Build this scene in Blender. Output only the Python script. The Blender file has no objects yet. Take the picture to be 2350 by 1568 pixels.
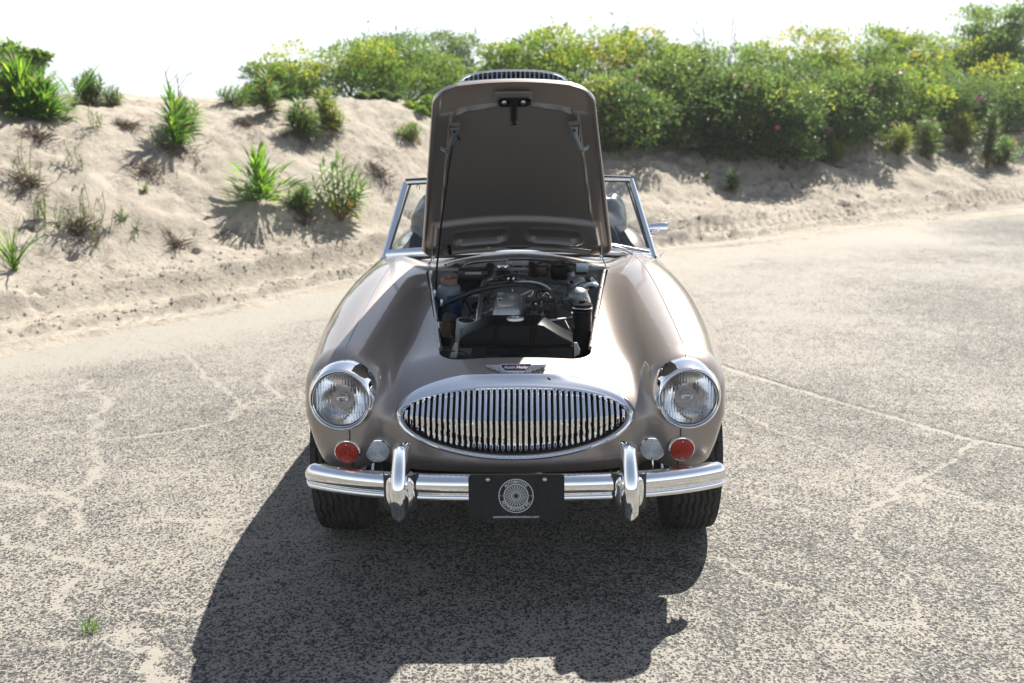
import bpy, bmesh, math, random
import numpy as np
from mathutils import Vector, Matrix, Euler
R = math.radians
random.seed(7); rng = np.random.default_rng(7)
S = bpy.context.scene
COL = S.collection

# ---------------------------------------------------------------- camera, sky, sun, exposure
cam_d = bpy.data.cameras.new('camera'); cam = bpy.data.objects.new('camera', cam_d); COL.objects.link(cam)
CAM_LOC = Vector((0.0415, -2.98, 1.62)); PITCH, YAW, ROLL = 13.5, 0.87, 0.55
cam.rotation_mode = 'QUATERNION'
cam_q = (Matrix.Rotation(R(YAW), 3, 'Z') @ Matrix.Rotation(R(90 - PITCH), 3, 'X') @ Matrix.Rotation(R(-ROLL), 3, 'Z'))
cam.rotation_quaternion = cam_q.to_quaternion(); cam.location = CAM_LOC
cam_d.lens = 35; cam_d.sensor_width = 36; cam_d.clip_start = 0.05; cam_d.clip_end = 6000
cam_d.dof.use_dof = True; cam_d.dof.focus_distance = 3.35; cam_d.dof.aperture_fstop = 3.2
S.camera = cam
SUN = Vector((0.40, 0.68, 1.0)).normalized()
wd = bpy.data.worlds.new('World'); S.world = wd; wd.use_nodes = True
nt = wd.node_tree; bg = nt.nodes['Background']
sky = nt.nodes.new('ShaderNodeTexSky'); sky.sky_type = 'NISHITA'; sky.sun_disc = False
sky.sun_elevation = math.asin(SUN.z); sky.sun_rotation = math.atan2(SUN.x, SUN.y)
sky.air_density = 1.0; sky.dust_density = 1.2; sky.ozone_density = 2.0
# summer haze whitens the sky evenly all round the horizon
tcw = nt.nodes.new('ShaderNodeTexCoord'); sxw = nt.nodes.new('ShaderNodeSeparateXYZ'); nt.links.new(tcw.outputs['Generated'], sxw.inputs[0])
mrw = nt.nodes.new('ShaderNodeMapRange'); mrw.interpolation_type = 'SMOOTHSTEP'; mrw.inputs[1].default_value = 0.0; mrw.inputs[2].default_value = 0.60; mrw.inputs[3].default_value = .85; mrw.inputs[4].default_value = 0.10
nt.links.new(sxw.outputs['Z'], mrw.inputs[0])
mxw = nt.nodes.new('ShaderNodeMix'); mxw.data_type = 'RGBA'; mxw.inputs[7].default_value = (12.5, 13.4, 14.4, 1)
nt.links.new(mrw.outputs[0], mxw.inputs[0]); nt.links.new(sky.outputs[0], mxw.inputs[6]); nt.links.new(mxw.outputs[2], bg.inputs[0]); bg.inputs[1].default_value = 0.045
sun_d = bpy.data.lights.new('sun', 'SUN'); sun_d.energy = 5.0; sun_d.angle = R(0.5); sun_d.color = (1.0, 0.95, 0.87)
sun = bpy.data.objects.new('sun', sun_d); COL.objects.link(sun)
sun.rotation_mode = 'QUATERNION'; sun.rotation_quaternion = SUN.to_track_quat('Z', 'Y'); sun.location = (3, 8, 12)
S.view_settings.view_transform = 'Standard'; S.view_settings.look = 'None'
S.view_settings.exposure = 1.2; S.view_settings.gamma = 1; S.view_settings.use_curve_mapping = False
S.render.engine = 'CYCLES'; S.cycles.max_bounces = 8; S.cycles.transparent_max_bounces = 12

def ray(u, v):
    """direction through a point of the photograph (2350 px wide)"""
    return (cam_q @ Vector(((u - 1175) / 2284.7, -(v - 784) / 2284.7, -1))).normalized()
def at(u, v, y):
    d = ray(u, v); return CAM_LOC + d * ((y - CAM_LOC.y) / d.y)
def onz(u, v, z=0.0):
    d = ray(u, v); return CAM_LOC + d * ((z - CAM_LOC.z) / d.z)

# ---------------------------------------------------------------- helpers
def spl(xs, ys, n=3000):
    """natural cubic spline as a dense table"""
    xs = np.array(xs, float); ys = np.array(ys, float); k = len(xs); h = np.diff(xs)
    A = np.zeros((k, k)); b = np.zeros(k); A[0, 0] = A[-1, -1] = 1
    for i in range(1, k - 1):
        A[i, i-1] = h[i-1]; A[i, i] = 2 * (h[i-1] + h[i]); A[i, i+1] = h[i]
        b[i] = 3 * ((ys[i+1] - ys[i]) / h[i] - (ys[i] - ys[i-1]) / h[i-1])
    c = np.linalg.solve(A, b); t = np.linspace(xs[0], xs[-1], n)
    i = np.clip(np.searchsorted(xs, t, side='right') - 1, 0, k - 2); d = t - xs[i]
    B = (ys[i+1] - ys[i]) / h[i] - h[i] * (2 * c[i] + c[i+1]) / 3; D = (c[i+1] - c[i]) / (3 * h[i])
    v = ys[i] + B * d + c[i] * d * d + D * d ** 3
    return lambda x: np.interp(x, t, v)
def smoothstep(a, b, x):
    t = np.clip((x - a) / (b - a), 0, 1); return t * t * (3 - 2 * t)
def _h(ix, iy, s):
    n = (ix.astype(np.int64) * 374761393 + iy.astype(np.int64) * 668265263 + s * 974711) & 0xffffffff
    n = ((n ^ (n >> 13)) * 1274126177) & 0xffffffff
    return ((n ^ (n >> 16)) & 0xffff) / 65535.0
def vnoise(x, y, s=0):
    x = np.asarray(x, float); y = np.asarray(y, float)
    ix = np.floor(x); iy = np.floor(y); fx = x - ix; fy = y - iy
    fx = fx * fx * fx * (fx * (fx * 6 - 15) + 10); fy = fy * fy * fy * (fy * (fy * 6 - 15) + 10)
    a = _h(ix, iy, s); b = _h(ix + 1, iy, s); c = _h(ix, iy + 1, s); d = _h(ix + 1, iy + 1, s)
    return (a + (b - a) * fx) * (1 - fy) + (c + (d - c) * fx) * fy - 0.5

def link(name, me, parent=None, mats=()):
    for m in mats: me.materials.append(m)
    o = bpy.data.objects.new(name, me); COL.objects.link(o)
    if parent is not None: o.parent = parent
    return o
def mesh_np(name, V, F, mat=None, parent=None, smooth=True):
    V = np.asarray(V, np.float32); F = np.asarray(F, np.int32)
    me = bpy.data.meshes.new(name); k = F.shape[1]
    me.vertices.add(len(V)); me.vertices.foreach_set('co', V.ravel())
    me.loops.add(F.size); me.loops.foreach_set('vertex_index', F.ravel())
    me.polygons.add(len(F)); me.polygons.foreach_set('loop_start', np.arange(0, F.size, k, dtype=np.int32))
    try: me.polygons.foreach_set('loop_total', np.full(len(F), k, np.int32))
    except Exception: pass
    me.polygons.foreach_set('use_smooth', np.full(len(F), smooth)); me.update(calc_edges=True)
    return link(name, me, parent, [mat] if mat else [])

class MB:
    def __init__(s): s.v = []; s.f = []; s.m = []
    def add(s, vs, fs, mi=0):
        n = len(s.v); s.v += [tuple(v) for v in vs]; s.f += [tuple(i + n for i in f) for f in fs]; s.m += [mi] * len(fs)
        return s
    def box(s, c, d, rot=None, mi=0):
        vs = []
        for x in (-.5, .5):
            for y in (-.5, .5):
                for z in (-.5, .5):
                    p = Vector((x * d[0], y * d[1], z * d[2]))
                    if rot: p = rot @ p
                    vs.append(p + Vector(c))
        return s.add(vs, [(0,1,3,2),(4,6,7,5),(0,4,5,1),(2,3,7,6),(0,2,6,4),(1,5,7,3)], mi)
    def tube(s, pts, r, n=10, cap=True, mi=0, flat=None):
        pts = [Vector(p) for p in pts]; rs = r if isinstance(r, (list, tuple)) else [r] * len(pts)
        up = None; vs = []
        for i, p in enumerate(pts):
            t = (pts[min(i+1, len(pts)-1)] - pts[max(i-1, 0)]).normalized()
            if up is None:
                up = t.orthogonal().normalized()
            up = (up - t * up.dot(t)).normalized(); w = t.cross(up)
            for k in range(n):
                a = 2 * math.pi * k / n
                vs.append(p + (up * math.cos(a) + w * math.sin(a)) * rs[i])
        fs = []
        for i in range(len(pts) - 1):
            for k in range(n):
                fs.append((i*n+k, i*n+(k+1)%n, (i+1)*n+(k+1)%n, (i+1)*n+k))
        if cap: fs += [tuple(range(n))[::-1], tuple((len(pts)-1)*n + k for k in range(n))]
        return s.add(vs, fs, mi)
    def lathe(s, prof, M=None, n=48, mi=0, caps=False):
        """prof: (radius, height) pairs round the local z axis; M: 4x4"""
        M = M or Matrix.Identity(4); vs = []
        for r, h in prof:
            for k in range(n):
                a = 2 * math.pi * k / n; vs.append(M @ Vector((r * math.cos(a), r * math.sin(a), h)))
        fs = [(i*n+k, i*n+(k+1)%n, (i+1)*n+(k+1)%n, (i+1)*n+k) for i in range(len(prof)-1) for k in range(n)]
        if caps: fs += [tuple(range(n))[::-1], tuple((len(prof)-1)*n + k for k in range(n))]
        return s.add(vs, fs, mi)
    def prism(s, outline, vec, mi=0):
        n = len(outline); a = [Vector(p) for p in outline]; b = [p + Vector(vec) for p in a]
        return s.add(a + b, [tuple(range(n))[::-1], tuple(range(n, 2*n))] + [(i, (i+1)%n, n+(i+1)%n, n+i) for i in range(n)], mi)
    def grid(s, P, close_u=False, close_v=False, mi=0):
        nu, nv = len(P), len(P[0]); vs = [p for row in P for p in row]
        fs = [(i*nv+j, i*nv+(j+1)%nv, ((i+1)%nu)*nv+(j+1)%nv, ((i+1)%nu)*nv+j)
              for i in range(nu if close_u else nu-1) for j in range(nv if close_v else nv-1)]
        return s.add(vs, fs, mi)
    def build(s, name, mats, parent=None, smooth=True, bevel=0, off=None, sharp=35, seg=2):
        if not isinstance(mats, (list, tuple)): mats = [mats]
        me = bpy.data.meshes.new(name)
        off = Vector(off) if off is not None else Vector((0, 0, 0))
        me.from_pydata([Vector(v) - off for v in s.v], [], s.f)
        for m in mats: me.materials.append(m)
        me.polygons.foreach_set('material_index', s.m)
        bm = bmesh.new(); bm.from_mesh(me); bmesh.ops.recalc_face_normals(bm, faces=bm.faces)
        if bevel:
            es = [e for e in bm.edges if len(e.link_faces) == 2 and e.calc_face_angle(0) > R(30)]
            bmesh.ops.bevel(bm, geom=es, offset=bevel, segments=seg, profile=.5, affect='EDGES', clamp_overlap=True)
        bm.to_mesh(me); bm.free()
        if smooth:
            me.polygons.foreach_set('use_smooth', [True] * len(me.polygons)); me.set_sharp_from_angle(angle=R(sharp))
        me.update()
        o = bpy.data.objects.new(name, me); COL.objects.link(o)
        if parent is not None: o.parent = parent
        return o
def empty(name, loc, label, cat, group=None, rz=0):
    o = bpy.data.objects.new(name, None); COL.objects.link(o); o.location = loc; o.rotation_euler = (0, 0, rz)
    o.empty_display_size = .1; o['label'] = label; o['category'] = cat
    if group: o['group'] = group
    return o
def frame(loc, axis, up=(0, 0, 1)):
    """matrix whose +z is axis, +y as close to up as can be"""
    z = Vector(axis).normalized(); x = Vector(up).cross(z).normalized(); y = z.cross(x)
    return Matrix.Translation(Vector(loc)) @ Matrix((x, y, z)).transposed().to_4x4()

# ---------------------------------------------------------------- materials
def mat(name, col, rough=.5, metal=0, coat=0, spec=None, trans=0):
    m = bpy.data.materials.new(name); m.use_nodes = True; b = m.node_tree.nodes['Principled BSDF']
    b.inputs['Base Color'].default_value = (*col, 1); b.inputs['Roughness'].default_value = rough
    b.inputs['Metallic'].default_value = metal; b.inputs['Coat Weight'].default_value = coat
    b.inputs['Coat Roughness'].default_value = .03
    if spec is not None: b.inputs['Specular IOR Level'].default_value = spec
    return m
def N(m, t, **kw):
    n = m.node_tree.nodes.new(t)
    for k, v in kw.items():
        if hasattr(n, k): setattr(n, k, v)
        else: n.inputs[k].default_value = v
    return n
def L(m, a, b): m.node_tree.links.new(a, b)
def B(m): return m.node_tree.nodes['Principled BSDF']
def noise_col(m, c1, c2, scale=5, detail=6, lo=.35, hi=.65, bump=0, bscale=None, bdist=.002, coords='Object'):
    tc = N(m, 'ShaderNodeTexCoord'); n = N(m, 'ShaderNodeTexNoise', Scale=scale, Detail=detail)
    L(m, tc.outputs[coords], n.inputs['Vector'])
    r = N(m, 'ShaderNodeValToRGB'); r.color_ramp.elements[0].position = lo; r.color_ramp.elements[1].position = hi
    r.color_ramp.elements[0].color = (*c1, 1); r.color_ramp.elements[1].color = (*c2, 1)
    L(m, n.outputs['Fac'], r.inputs[0]); L(m, r.outputs[0], B(m).inputs['Base Color'])
    if bump:
        n2 = N(m, 'ShaderNodeTexNoise', Scale=bscale or scale, Detail=8); L(m, tc.outputs[coords], n2.inputs['Vector'])
        bp = N(m, 'ShaderNodeBump', Strength=bump, Distance=bdist); L(m, n2.outputs['Fac'], bp.inputs['Height'])
        L(m, bp.outputs[0], B(m).inputs['Normal'])
    return m

M = {}
M['paint'] = mat('bronze_metallic_paint', (.31, .270, .245), .40, .58, 1.0)
def flake(m):
    tc = N(m, 'ShaderNodeTexCoord'); v = N(m, 'ShaderNodeTexVoronoi', Scale=900.0); L(m, tc.outputs['Object'], v.inputs['Vector'])
    bp = N(m, 'ShaderNodeBump', Strength=.10, Distance=.0006); L(m, v.outputs['Color'], bp.inputs['Height'])
    L(m, bp.outputs[0], B(m).inputs['Normal'])
    n = N(m, 'ShaderNodeTexNoise', Scale=3.0, Detail=2); L(m, tc.outputs['Object'], n.inputs['Vector'])
    mr = N(m, 'ShaderNodeMapRange'); mr.inputs['To Min'].default_value = .42; mr.inputs['To Max'].default_value = .47
    L(m, n.outputs['Fac'], mr.inputs['Value']); L(m, mr.outputs[0], B(m).inputs['Roughness'])
flake(M['paint'])
M['paint_in'] = mat('underbonnet_paint', (.165, .156, .150), .42, .35, .3)
M['bay'] = noise_col(mat('engine_bay_paint', (.3, .29, .28), .5, 0, .2), (.22, .22, .215), (.29, .29, .28), 9, bump=.1)
M['dark'] = noise_col(mat('dark_void_metal', (.01, .01, .01), .7), (.006, .006, .006), (.02, .018, .016), 14)
M['chrome'] = mat('chrome', (.93, .94, .95), .035, 1)
M['steel'] = noise_col(mat('dull_steel', (.5, .5, .5), .3, 1), (.42, .42, .42), (.58, .57, .55), 30)
M['alloy'] = noise_col(mat('silver_painted_alloy', (.45, .45, .42), .36, .6), (.50, .50, .46), (.66, .65, .60), 12, bump=.15, bscale=200, bdist=.0005)
M['dash_alloy'] = mat('carburettor_alloy', (.20, .215, .225), .45, .7)
M['blackgloss'] = mat('gloss_black_paint', (.006, .006, .006), .36, 0, 0, .12)
M['rubber'] = noise_col(mat('black_rubber', (.02, .02, .02), .62), (.014, .014, .014), (.03, .03, .03), 40)
M['tyre'] = noise_col(mat('tyre_rubber', (.025, .025, .025), .75), (.016, .016, .016), (.04, .038, .035), 18, bump=.2, bscale=300, bdist=.0004)
M['plastic'] = mat('black_plastic', (.015, .015, .016), .4)
M['plate'] = noise_col(mat('matt_black_plate', (.014, .015, .017), .55, spec=.25), (.012, .013, .015), (.018, .019, .021), 60)
M['white'] = mat('white_print', (.55, .57, .58), .5)
M['maroon'] = mat('maroon_enamel', (.07, .006, .015), .2, 0, .6)
M['navy'] = mat('dark_blue_enamel', (.015, .012, .05), .2, 0, .6)
M['engine'] = noise_col(mat('engine_green_grime', (.05, .06, .055), .5, .2), (.02, .024, .024), (.09, .10, .09), 22, bump=.4, bscale=60, bdist=.004)
M['hose'] = mat('black_hose', (.016, .017, .018), .38)
M['bellows'] = noise_col(mat('pale_duct', (.5, .52, .5), .6), (.26, .28, .28), (.38, .39, .38), 30)
M['bottle'] = mat('translucent_bottle', (.13, .155, .17), .35)
M['bluefluid'] = mat('blue_fluid', (.01, .035, .08), .3)
M['bluelabel'] = mat('blue_label', (.01, .06, .15), .4)
M['tan'] = mat('tan_cap', (.16, .085, .055), .45)
M['relay'] = mat('grey_relay', (.42, .5, .54), .35, .4)
M['brown'] = noise_col(mat('copper_brown', (.16, .07, .03), .5, .3), (.05, .03, .02), (.12, .055, .03), 50)
M['red'] = mat('red_plastic', (.35, .01, .01), .4)
M['hood_leather'] = noise_col(mat('black_vinyl', (.025, .027, .03), .3, 0, .4), (.03, .031, .034), (.055, .058, .062), 12, bump=.15, bscale=150, bdist=.0006)
M['carpet'] = noise_col(mat('black_carpet', (.02, .02, .02), .95), (.012, .012, .012), (.03, .03, .03), 80)
M['hook'] = mat('zinc_hook', (.30, .36, .41), .35, .8)
M['bulb'] = mat('bulb_shield', (.4, .4, .4), .1, 1)
M['reflector'] = mat('lamp_reflector', (.9, .9, .9), .05, 1)

def glass(name, tint=(1, 1, 1), fac=.08, rough=.02, mixc=None):
    m = bpy.data.materials.new(name); m.use_nodes = True; n = m.node_tree; n.nodes.remove(n.nodes['Principled BSDF'])
    out = n.nodes['Material Output']; t = n.nodes.new('ShaderNodeBsdfTransparent'); t.inputs[0].default_value = (*tint, 1)
    g = n.nodes.new('ShaderNodeBsdfGlossy'); g.inputs['Roughness'].default_value = rough; g.inputs['Color'].default_value = (1, 1, 1, 1)
    f0 = n.nodes.new('ShaderNodeLayerWeight'); f0.inputs[0].default_value = .5
    p_ = n.nodes.new('ShaderNodeMath'); p_.operation = 'POWER'; p_.inputs[1].default_value = 4; n.links.new(f0.outputs['Facing'], p_.inputs[0])
    f = n.nodes.new('ShaderNodeMath'); f.operation = 'MULTIPLY_ADD'; f.inputs[1].default_value = .8; f.inputs[2].default_value = fac; n.links.new(p_.outputs[0], f.inputs[0])
    mx = n.nodes.new('ShaderNodeMixShader'); n.links.new(f.outputs[0], mx.inputs[0])
    n.links.new(t.outputs[0], mx.inputs[1]); n.links.new(g.outputs[0], mx.inputs[2]); n.links.new(mx.outputs[0], out.inputs[0])
    return m
M['screen'] = glass('windscreen_glass', (.93, .96, .96))

def lens_mat(name, col, ribs, radial=False, rough=.06):
    m = mat(name, col, rough); b = B(m); b.inputs['Transmission Weight'].default_value = 1.0; b.inputs['IOR'].default_value = 1.35
    tc = N(m, 'ShaderNodeTexCoord'); bp = N(m, 'ShaderNodeBump', Strength=.9, Distance=.0026)
    w = N(m, 'ShaderNodeTexWave', Scale=ribs, Distortion=0.0)
    if radial:
        w.wave_type = 'RINGS'; w.rings_direction = 'Y'
    else:
        w.bands_direction = 'X'
    L(m, tc.outputs['Object'], w.inputs['Vector'])
    if not radial:
        w2 = N(m, 'ShaderNodeTexWave', Scale=ribs * .33, Distortion=0.0); w2.bands_direction = 'Z'; w2.wave_profile = 'SAW'
        L(m, tc.outputs['Object'], w2.inputs['Vector'])
        ad = N(m, 'ShaderNodeMath', operation='ADD'); L(m, w.outputs['Fac'], ad.inputs[0]); L(m, w2.outputs['Fac'], ad.inputs[1])
        L(m, ad.outputs[0], bp.inputs['Height'])
    else:
        L(m, w.outputs['Fac'], bp.inputs['Height'])
    L(m, bp.outputs[0], b.inputs['Normal']); return m
M['lens'] = lens_mat('fluted_headlight_glass', (.97, .98, 1), 34)
M['redlens'] = mat('orange_red_lens', (.36, .030, .007), .12, 0, .5); M['clearlens'] = mat('clear_ribbed_lens', (.60, .63, .65), .08, .15, .6)
B(M['redlens']).inputs['Subsurface Weight'].default_value = .3; B(M['redlens']).inputs['Subsurface Scale'].default_value = .01

def leaf_mat(name, dark, light, yellow, yfac=.1, trans=.45, red=None):
    m = bpy.data.materials.new(name); m.use_nodes = True; b = B(m)
    a = N(m, 'ShaderNodeAttribute'); a.attribute_name = 'tint'
    r = N(m, 'ShaderNodeValToRGB'); cr = r.color_ramp
    cr.elements[0].color = (*dark, 1); cr.elements[0].position = 0
    cr.elements[1].color = (*light, 1); cr.elements[1].position = 1 - yfac
    e = cr.elements.new(min(.999, 1 - yfac * .5)); e.color = (*yellow, 1)
    if red: e2 = cr.elements.new(1.0); e2.color = (*red, 1)
    L(m, a.outputs['Fac'], r.inputs[0]); L(m, r.outputs[0], b.inputs['Base Color'])
    b.inputs['Roughness'].default_value = .42; b.inputs['Specular IOR Level'].default_value = .45
    tr = N(m, 'ShaderNodeBsdfTranslucent'); mx = N(m, 'ShaderNodeMixShader'); mx.inputs[0].default_value = trans
    g = N(m, 'ShaderNodeHueSaturation', Saturation=1.05, Value=2.6); g.inputs['Hue'].default_value = .485
    L(m, r.outputs[0], g.inputs['Color']); L(m, g.outputs[0], tr.inputs[0])
    L(m, b.outputs[0], mx.inputs[1]); L(m, tr.outputs[0], mx.inputs[2]); L(m, mx.outputs[0], m.node_tree.nodes['Material Output'].inputs[0])
    return m
M['leaf_dark'] = leaf_mat('beach_rose_leaf', (.014, .034, .014), (.085, .14, .035), (.15, .17, .035), .10, .5)
M['leaf_mid'] = leaf_mat('bayberry_leaf', (.03, .068, .016), (.10, .165, .03), (.24, .25, .03), .28, .55)
M['leaf_yellow'] = leaf_mat('yellow_green_leaf', (.035, .08, .016), (.10, .16, .025), (.23, .24, .03), .35, .5, (.26, .20, .03))
M['leaf_grass'] = leaf_mat('strappy_leaf', (.03, .085, .014), (.085, .18, .025), (.18, .25, .03), .12, .5)
M['leaf_gold'] = leaf_mat('goldenrod_leaf', (.03, .075, .02), (.085, .16, .03), (.17, .21, .035), .10, .5, (.22, .14, .03))
M['bark'] = noise_col(mat('grey_brown_twig', (.12, .09, .07), .85), (.07, .05, .04), (.18, .14, .11), 20)
M['stem_red'] = mat('reddish_stem', (.16, .08, .04), .6)
M['dry'] = noise_col(mat('dry_brown_litter', (.10, .07, .05), .9), (.05, .035, .027), (.19, .14, .10), 20)
M['pink'] = mat('pink_petal', (.75, .08, .38), .5)
# ---------------------------------------------------------------- ground: asphalt and dune
EDGE = spl([-30, -14, -7, -3.4, -2.3, -1.2, .2, 1.6, 4, 8.2, 16, 40], [-24, -8, -.6, 3.35, 4.55, 6.15, 7.0, 7.5, 9.2, 12.0, 18, 38])
CREST = spl([-30, -8, -4.5, -3, -1.5, -.6, 1, 3, 6, 10, 16, 40], [1.7, 1.72, 1.60, 1.54, 1.55, 1.38, 1.25, 1.25, 1.2, 1.15, 1.3, 1.4])
def terrain(x, y):
    x = np.asarray(x, float); y = np.asarray(y, float)
    s = (y - EDGE(x)) * .86
    A = CREST(x)
    z = A * smoothstep(.9, 5.2, s) ** .92
    z = z + .25 * smoothstep(5.5, 9, s) * smoothstep(-1.5, 1.0, x)
    far = smoothstep(12, 40, s); z = z * (1 - far) + .35 * far
    amp = smoothstep(1.2, 2.8, s)
    lon = np.sin(s * 9 + 2.2 * vnoise(x * .35, 0, 51) * 3 + 1.5 * vnoise(x * 1.1, s * .8, 52)) * smoothstep(.1, .6, s) * (1 - smoothstep(2.2, 3.2, s)); z = z + .022 * lon * (.6 + .8 * vnoise(x * .8, s, 53))
    z = z + amp * (.17 * vnoise(x * .8, y * .8, 3) + .11 * vnoise(x * 2.1, y * 2.1, 5) + .075 * vnoise(x * 5, y * 5, 6)) * (1 - .7 * far)
    z = z + (.22 + .78 * smoothstep(1.7, 2.5, s)) * (.034 * vnoise(x * 13, y * 13, 7) + .018 * vnoise(x * 31, y * 31, 8))
    # feathered edge and the wheel ruts beside the asphalt
    w = s + .30 * vnoise(x * 1.1, y * 1.1, 11) + .12 * vnoise(x * 4, y * 4, 12)
    z = z - .028 + .055 * smoothstep(-.25, .65, w)
    wob = s + .10 * vnoise(x * .7, 3, 13)
    br = np.clip(.75 + 1.2 * vnoise(x * .9, 1.5, 14), 0.25, 1.2)
    def g(c, w_): return np.exp(-((wob - c) / w_) ** 2)
    tr = .5 + .5 * np.sin(x * 52 + 10 * np.abs(wob - .62))
    z = z - br * (.06 * g(.62, .13) * (1 + 1.1 * (tr ** 2 - .5) * np.clip(.5 + 2.5 * vnoise(x * .8, 7, 71), 0, 1)) - .075 * g(.86, .07) * (.6 + 1.4 * vnoise(x * 9, 1, 15) + .4) - .018 * g(.40, .05))
    tr2 = .5 + .5 * np.sin(x * 50 - 9 * np.abs(wob - 1.35))
    z = z - br * (.075 * g(1.35, .15) * (1 + 1.1 * (tr2 ** 2 - .5) * np.clip(.5 + 2.5 * vnoise(x * .7, 9, 72), 0, 1)) - .08 * g(1.62, .09) * (.5 + 1.6 * np.abs(vnoise(x * 2.6, y * 5, 16))) )
    pits = smoothstep(.20, .36, vnoise(x * 2.6, y * 3.4, 21)) * smoothstep(.16, .34, vnoise(x * 11, y * 14, 22))
    z = z - .07 * pits * smoothstep(.9, 1.4, s)
    return z
def hit(u, v):
    """where the ray through a point of the photograph meets the dune or the asphalt"""
    d = ray(u, v); t = np.linspace(3, 60, 6000); X = CAM_LOC.x + d.x * t; Y = CAM_LOC.y + d.y * t; Z = CAM_LOC.z + d.z * t
    k = np.nonzero(Z < np.maximum(terrain(X, Y), 0))[0]
    i = k[0] if len(k) else len(t) - 1
    return Vector((X[i], Y[i], Z[i])), float(t[i])
def gz(x, y): return max(0.0, float(terrain(x, y)))

def ground_mats():
    m = mat('sanded_asphalt', (.1, .1, .1), .85); t = m.node_tree
    tc = N(m, 'ShaderNodeTexCoord'); P = tc.outputs['Object']
    def noise(sc, det=5, rough=.55, dist=0):
        n = N(m, 'ShaderNodeTexNoise', Scale=sc, Detail=det, Roughness=rough, Distortion=dist); L(m, P, n.inputs['Vector']); return n.outputs['Fac']
    def mr(v, a, b, c=0, d=1):
        n = N(m, 'ShaderNodeMapRange'); n.inputs[1].default_value = a; n.inputs[2].default_value = b; n.inputs[3].default_value = c; n.inputs[4].default_value = d
        L(m, v, n.inputs[0]); return n.outputs[0]
    def mth(op, a, b):
        n = N(m, 'ShaderNodeMath', operation=op)
        for i, q in enumerate((a, b)):
            if isinstance(q, (int, float)): n.inputs[i].default_value = q
            else: L(m, q, n.inputs[i])
        return n.outputs[0]
    def mix(f, a, b):
        n = N(m, 'ShaderNodeMix'); n.data_type = 'RGBA'; L(m, f, n.inputs[0])
        for i, q in ((6, a), (7, b)):
            if isinstance(q, tuple): n.inputs[i].default_value = (*q, 1)
            else: L(m, q, n.inputs[i])
        return n.outputs[2]
    # stones standing out of the sand that fills the gaps
    v = N(m, 'ShaderNodeTexVoronoi', Scale=112.0, Randomness=1.0); v.feature = 'F1'
    wn = N(m, 'ShaderNodeTexNoise', Scale=140.0, Detail=2); L(m, P, wn.inputs['Vector'])
    wa = N(m, 'ShaderNodeVectorMath', operation='SCALE'); L(m, wn.outputs['Color'], wa.inputs[0]); wa.inputs['Scale'].default_value = .006
    wb = N(m, 'ShaderNodeVectorMath', operation='ADD'); L(m, P, wb.inputs[0]); L(m, wa.outputs[0], wb.inputs[1]); L(m, wb.outputs[0], v.inputs['Vector'])
    sep = N(m, 'ShaderNodeSeparateColor'); L(m, v.outputs['Color'], sep.inputs[0])
    patch = mr(noise(.7, 6, .65), .36, .64, -.14, .14)
    patch2 = mr(noise(7, 4, .6), .3, .7, -.10, .10)
    sxy = N(m, 'ShaderNodeSeparateXYZ'); L(m, P, sxy.inputs[0])
    # swept sand gets thicker towards the dune (real place-dependent dusting)
    dist = mth('ADD', mr(sxy.outputs['Y'], -1.0, 6.5, -.12, .26), mr(sxy.outputs['X'], 1.8, 7.0, 0, -.36))
    ca = N(m, 'ShaderNodeAttribute'); ca.attribute_name = 'crack_sand'
    cover = mth('ADD', mth('ADD', mth('ADD', patch, patch2), dist), mth('MULTIPLY', ca.outputs['Fac'], .7))
    stone = mth('SUBTRACT', mth('SUBTRACT', .74, v.outputs['Distance']), cover)      # bigger where bare
    size = mth('ADD', stone, mth('MULTIPLY', mth('SUBTRACT', sep.outputs[1], .5), .55))
    smask = mr(size, .22, .36)
    stone_c = N(m, 'ShaderNodeValToRGB'); L(m, sep.outputs[0], stone_c.inputs[0]); cr = stone_c.color_ramp
    cr.elements[0].color = (.018, .019, .020, 1); cr.elements[0].position = 0
    cr.elements[1].color = (.24, .22, .20, 1); cr.elements[1].position = 1
    e = cr.elements.new(.55); e.color = (.055, .056, .054, 1)
    e = cr.elements.new(.93); e.color = (.17, .16, .145, 1)
    sand_c = mix(mr(noise(320, 3), .3, .7), (.19, .174, .149), (.32, .297, .256))
    # a few larger stones, and worn or stained patches
    v2 = N(m, 'ShaderNodeTexVoronoi', Scale=42.0); L(m, wb.outputs[0], v2.inputs['Vector']); s2 = N(m, 'ShaderNodeSeparateColor'); L(m, v2.outputs['Color'], s2.inputs[0])
    big = mth('MULTIPLY', mr(v2.outputs['Distance'], .34, .26), mr(s2.outputs[0], .80, .82))
    big_c = mix(mr(s2.outputs[1], .3, .7), (.03, .032, .033), (.17, .15, .13))
    col = mix(big, mix(smask, sand_c, stone_c.outputs[0]), big_c)
    stain = mr(noise(1.7, 6, .7, .8), .56, .72, 1.0, .80); sc = N(m, 'ShaderNodeVectorMath', operation='SCALE'); L(m, col, sc.inputs[0]); L(m, stain, sc.inputs['Scale'])
    L(m, sc.outputs[0], B(m).inputs['Base Color'])
    hgt = mth('ADD', mth('MULTIPLY', smask, mth('ADD', .5, mth('MULTIPLY', sep.outputs[2], .6))), mth('MULTIPLY', noise(500, 3), .25))
    bp = N(m, 'ShaderNodeBump', Strength=1.0, Distance=.006); L(m, hgt, bp.inputs['Height']); L(m, bp.outputs[0], B(m).inputs['Normal'])
    M['asphalt'] = m
    m = mat('beach_sand', (.42, .35, .27), .95)
    tc = N(m, 'ShaderNodeTexCoord'); P = tc.outputs['Object']
    a = noise(1.4, 7, .6); b_ = noise(18, 6, .65)
    base = mix(mr(a, .3, .7), (.315, .275, .222), (.40, .355, .292))
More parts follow.
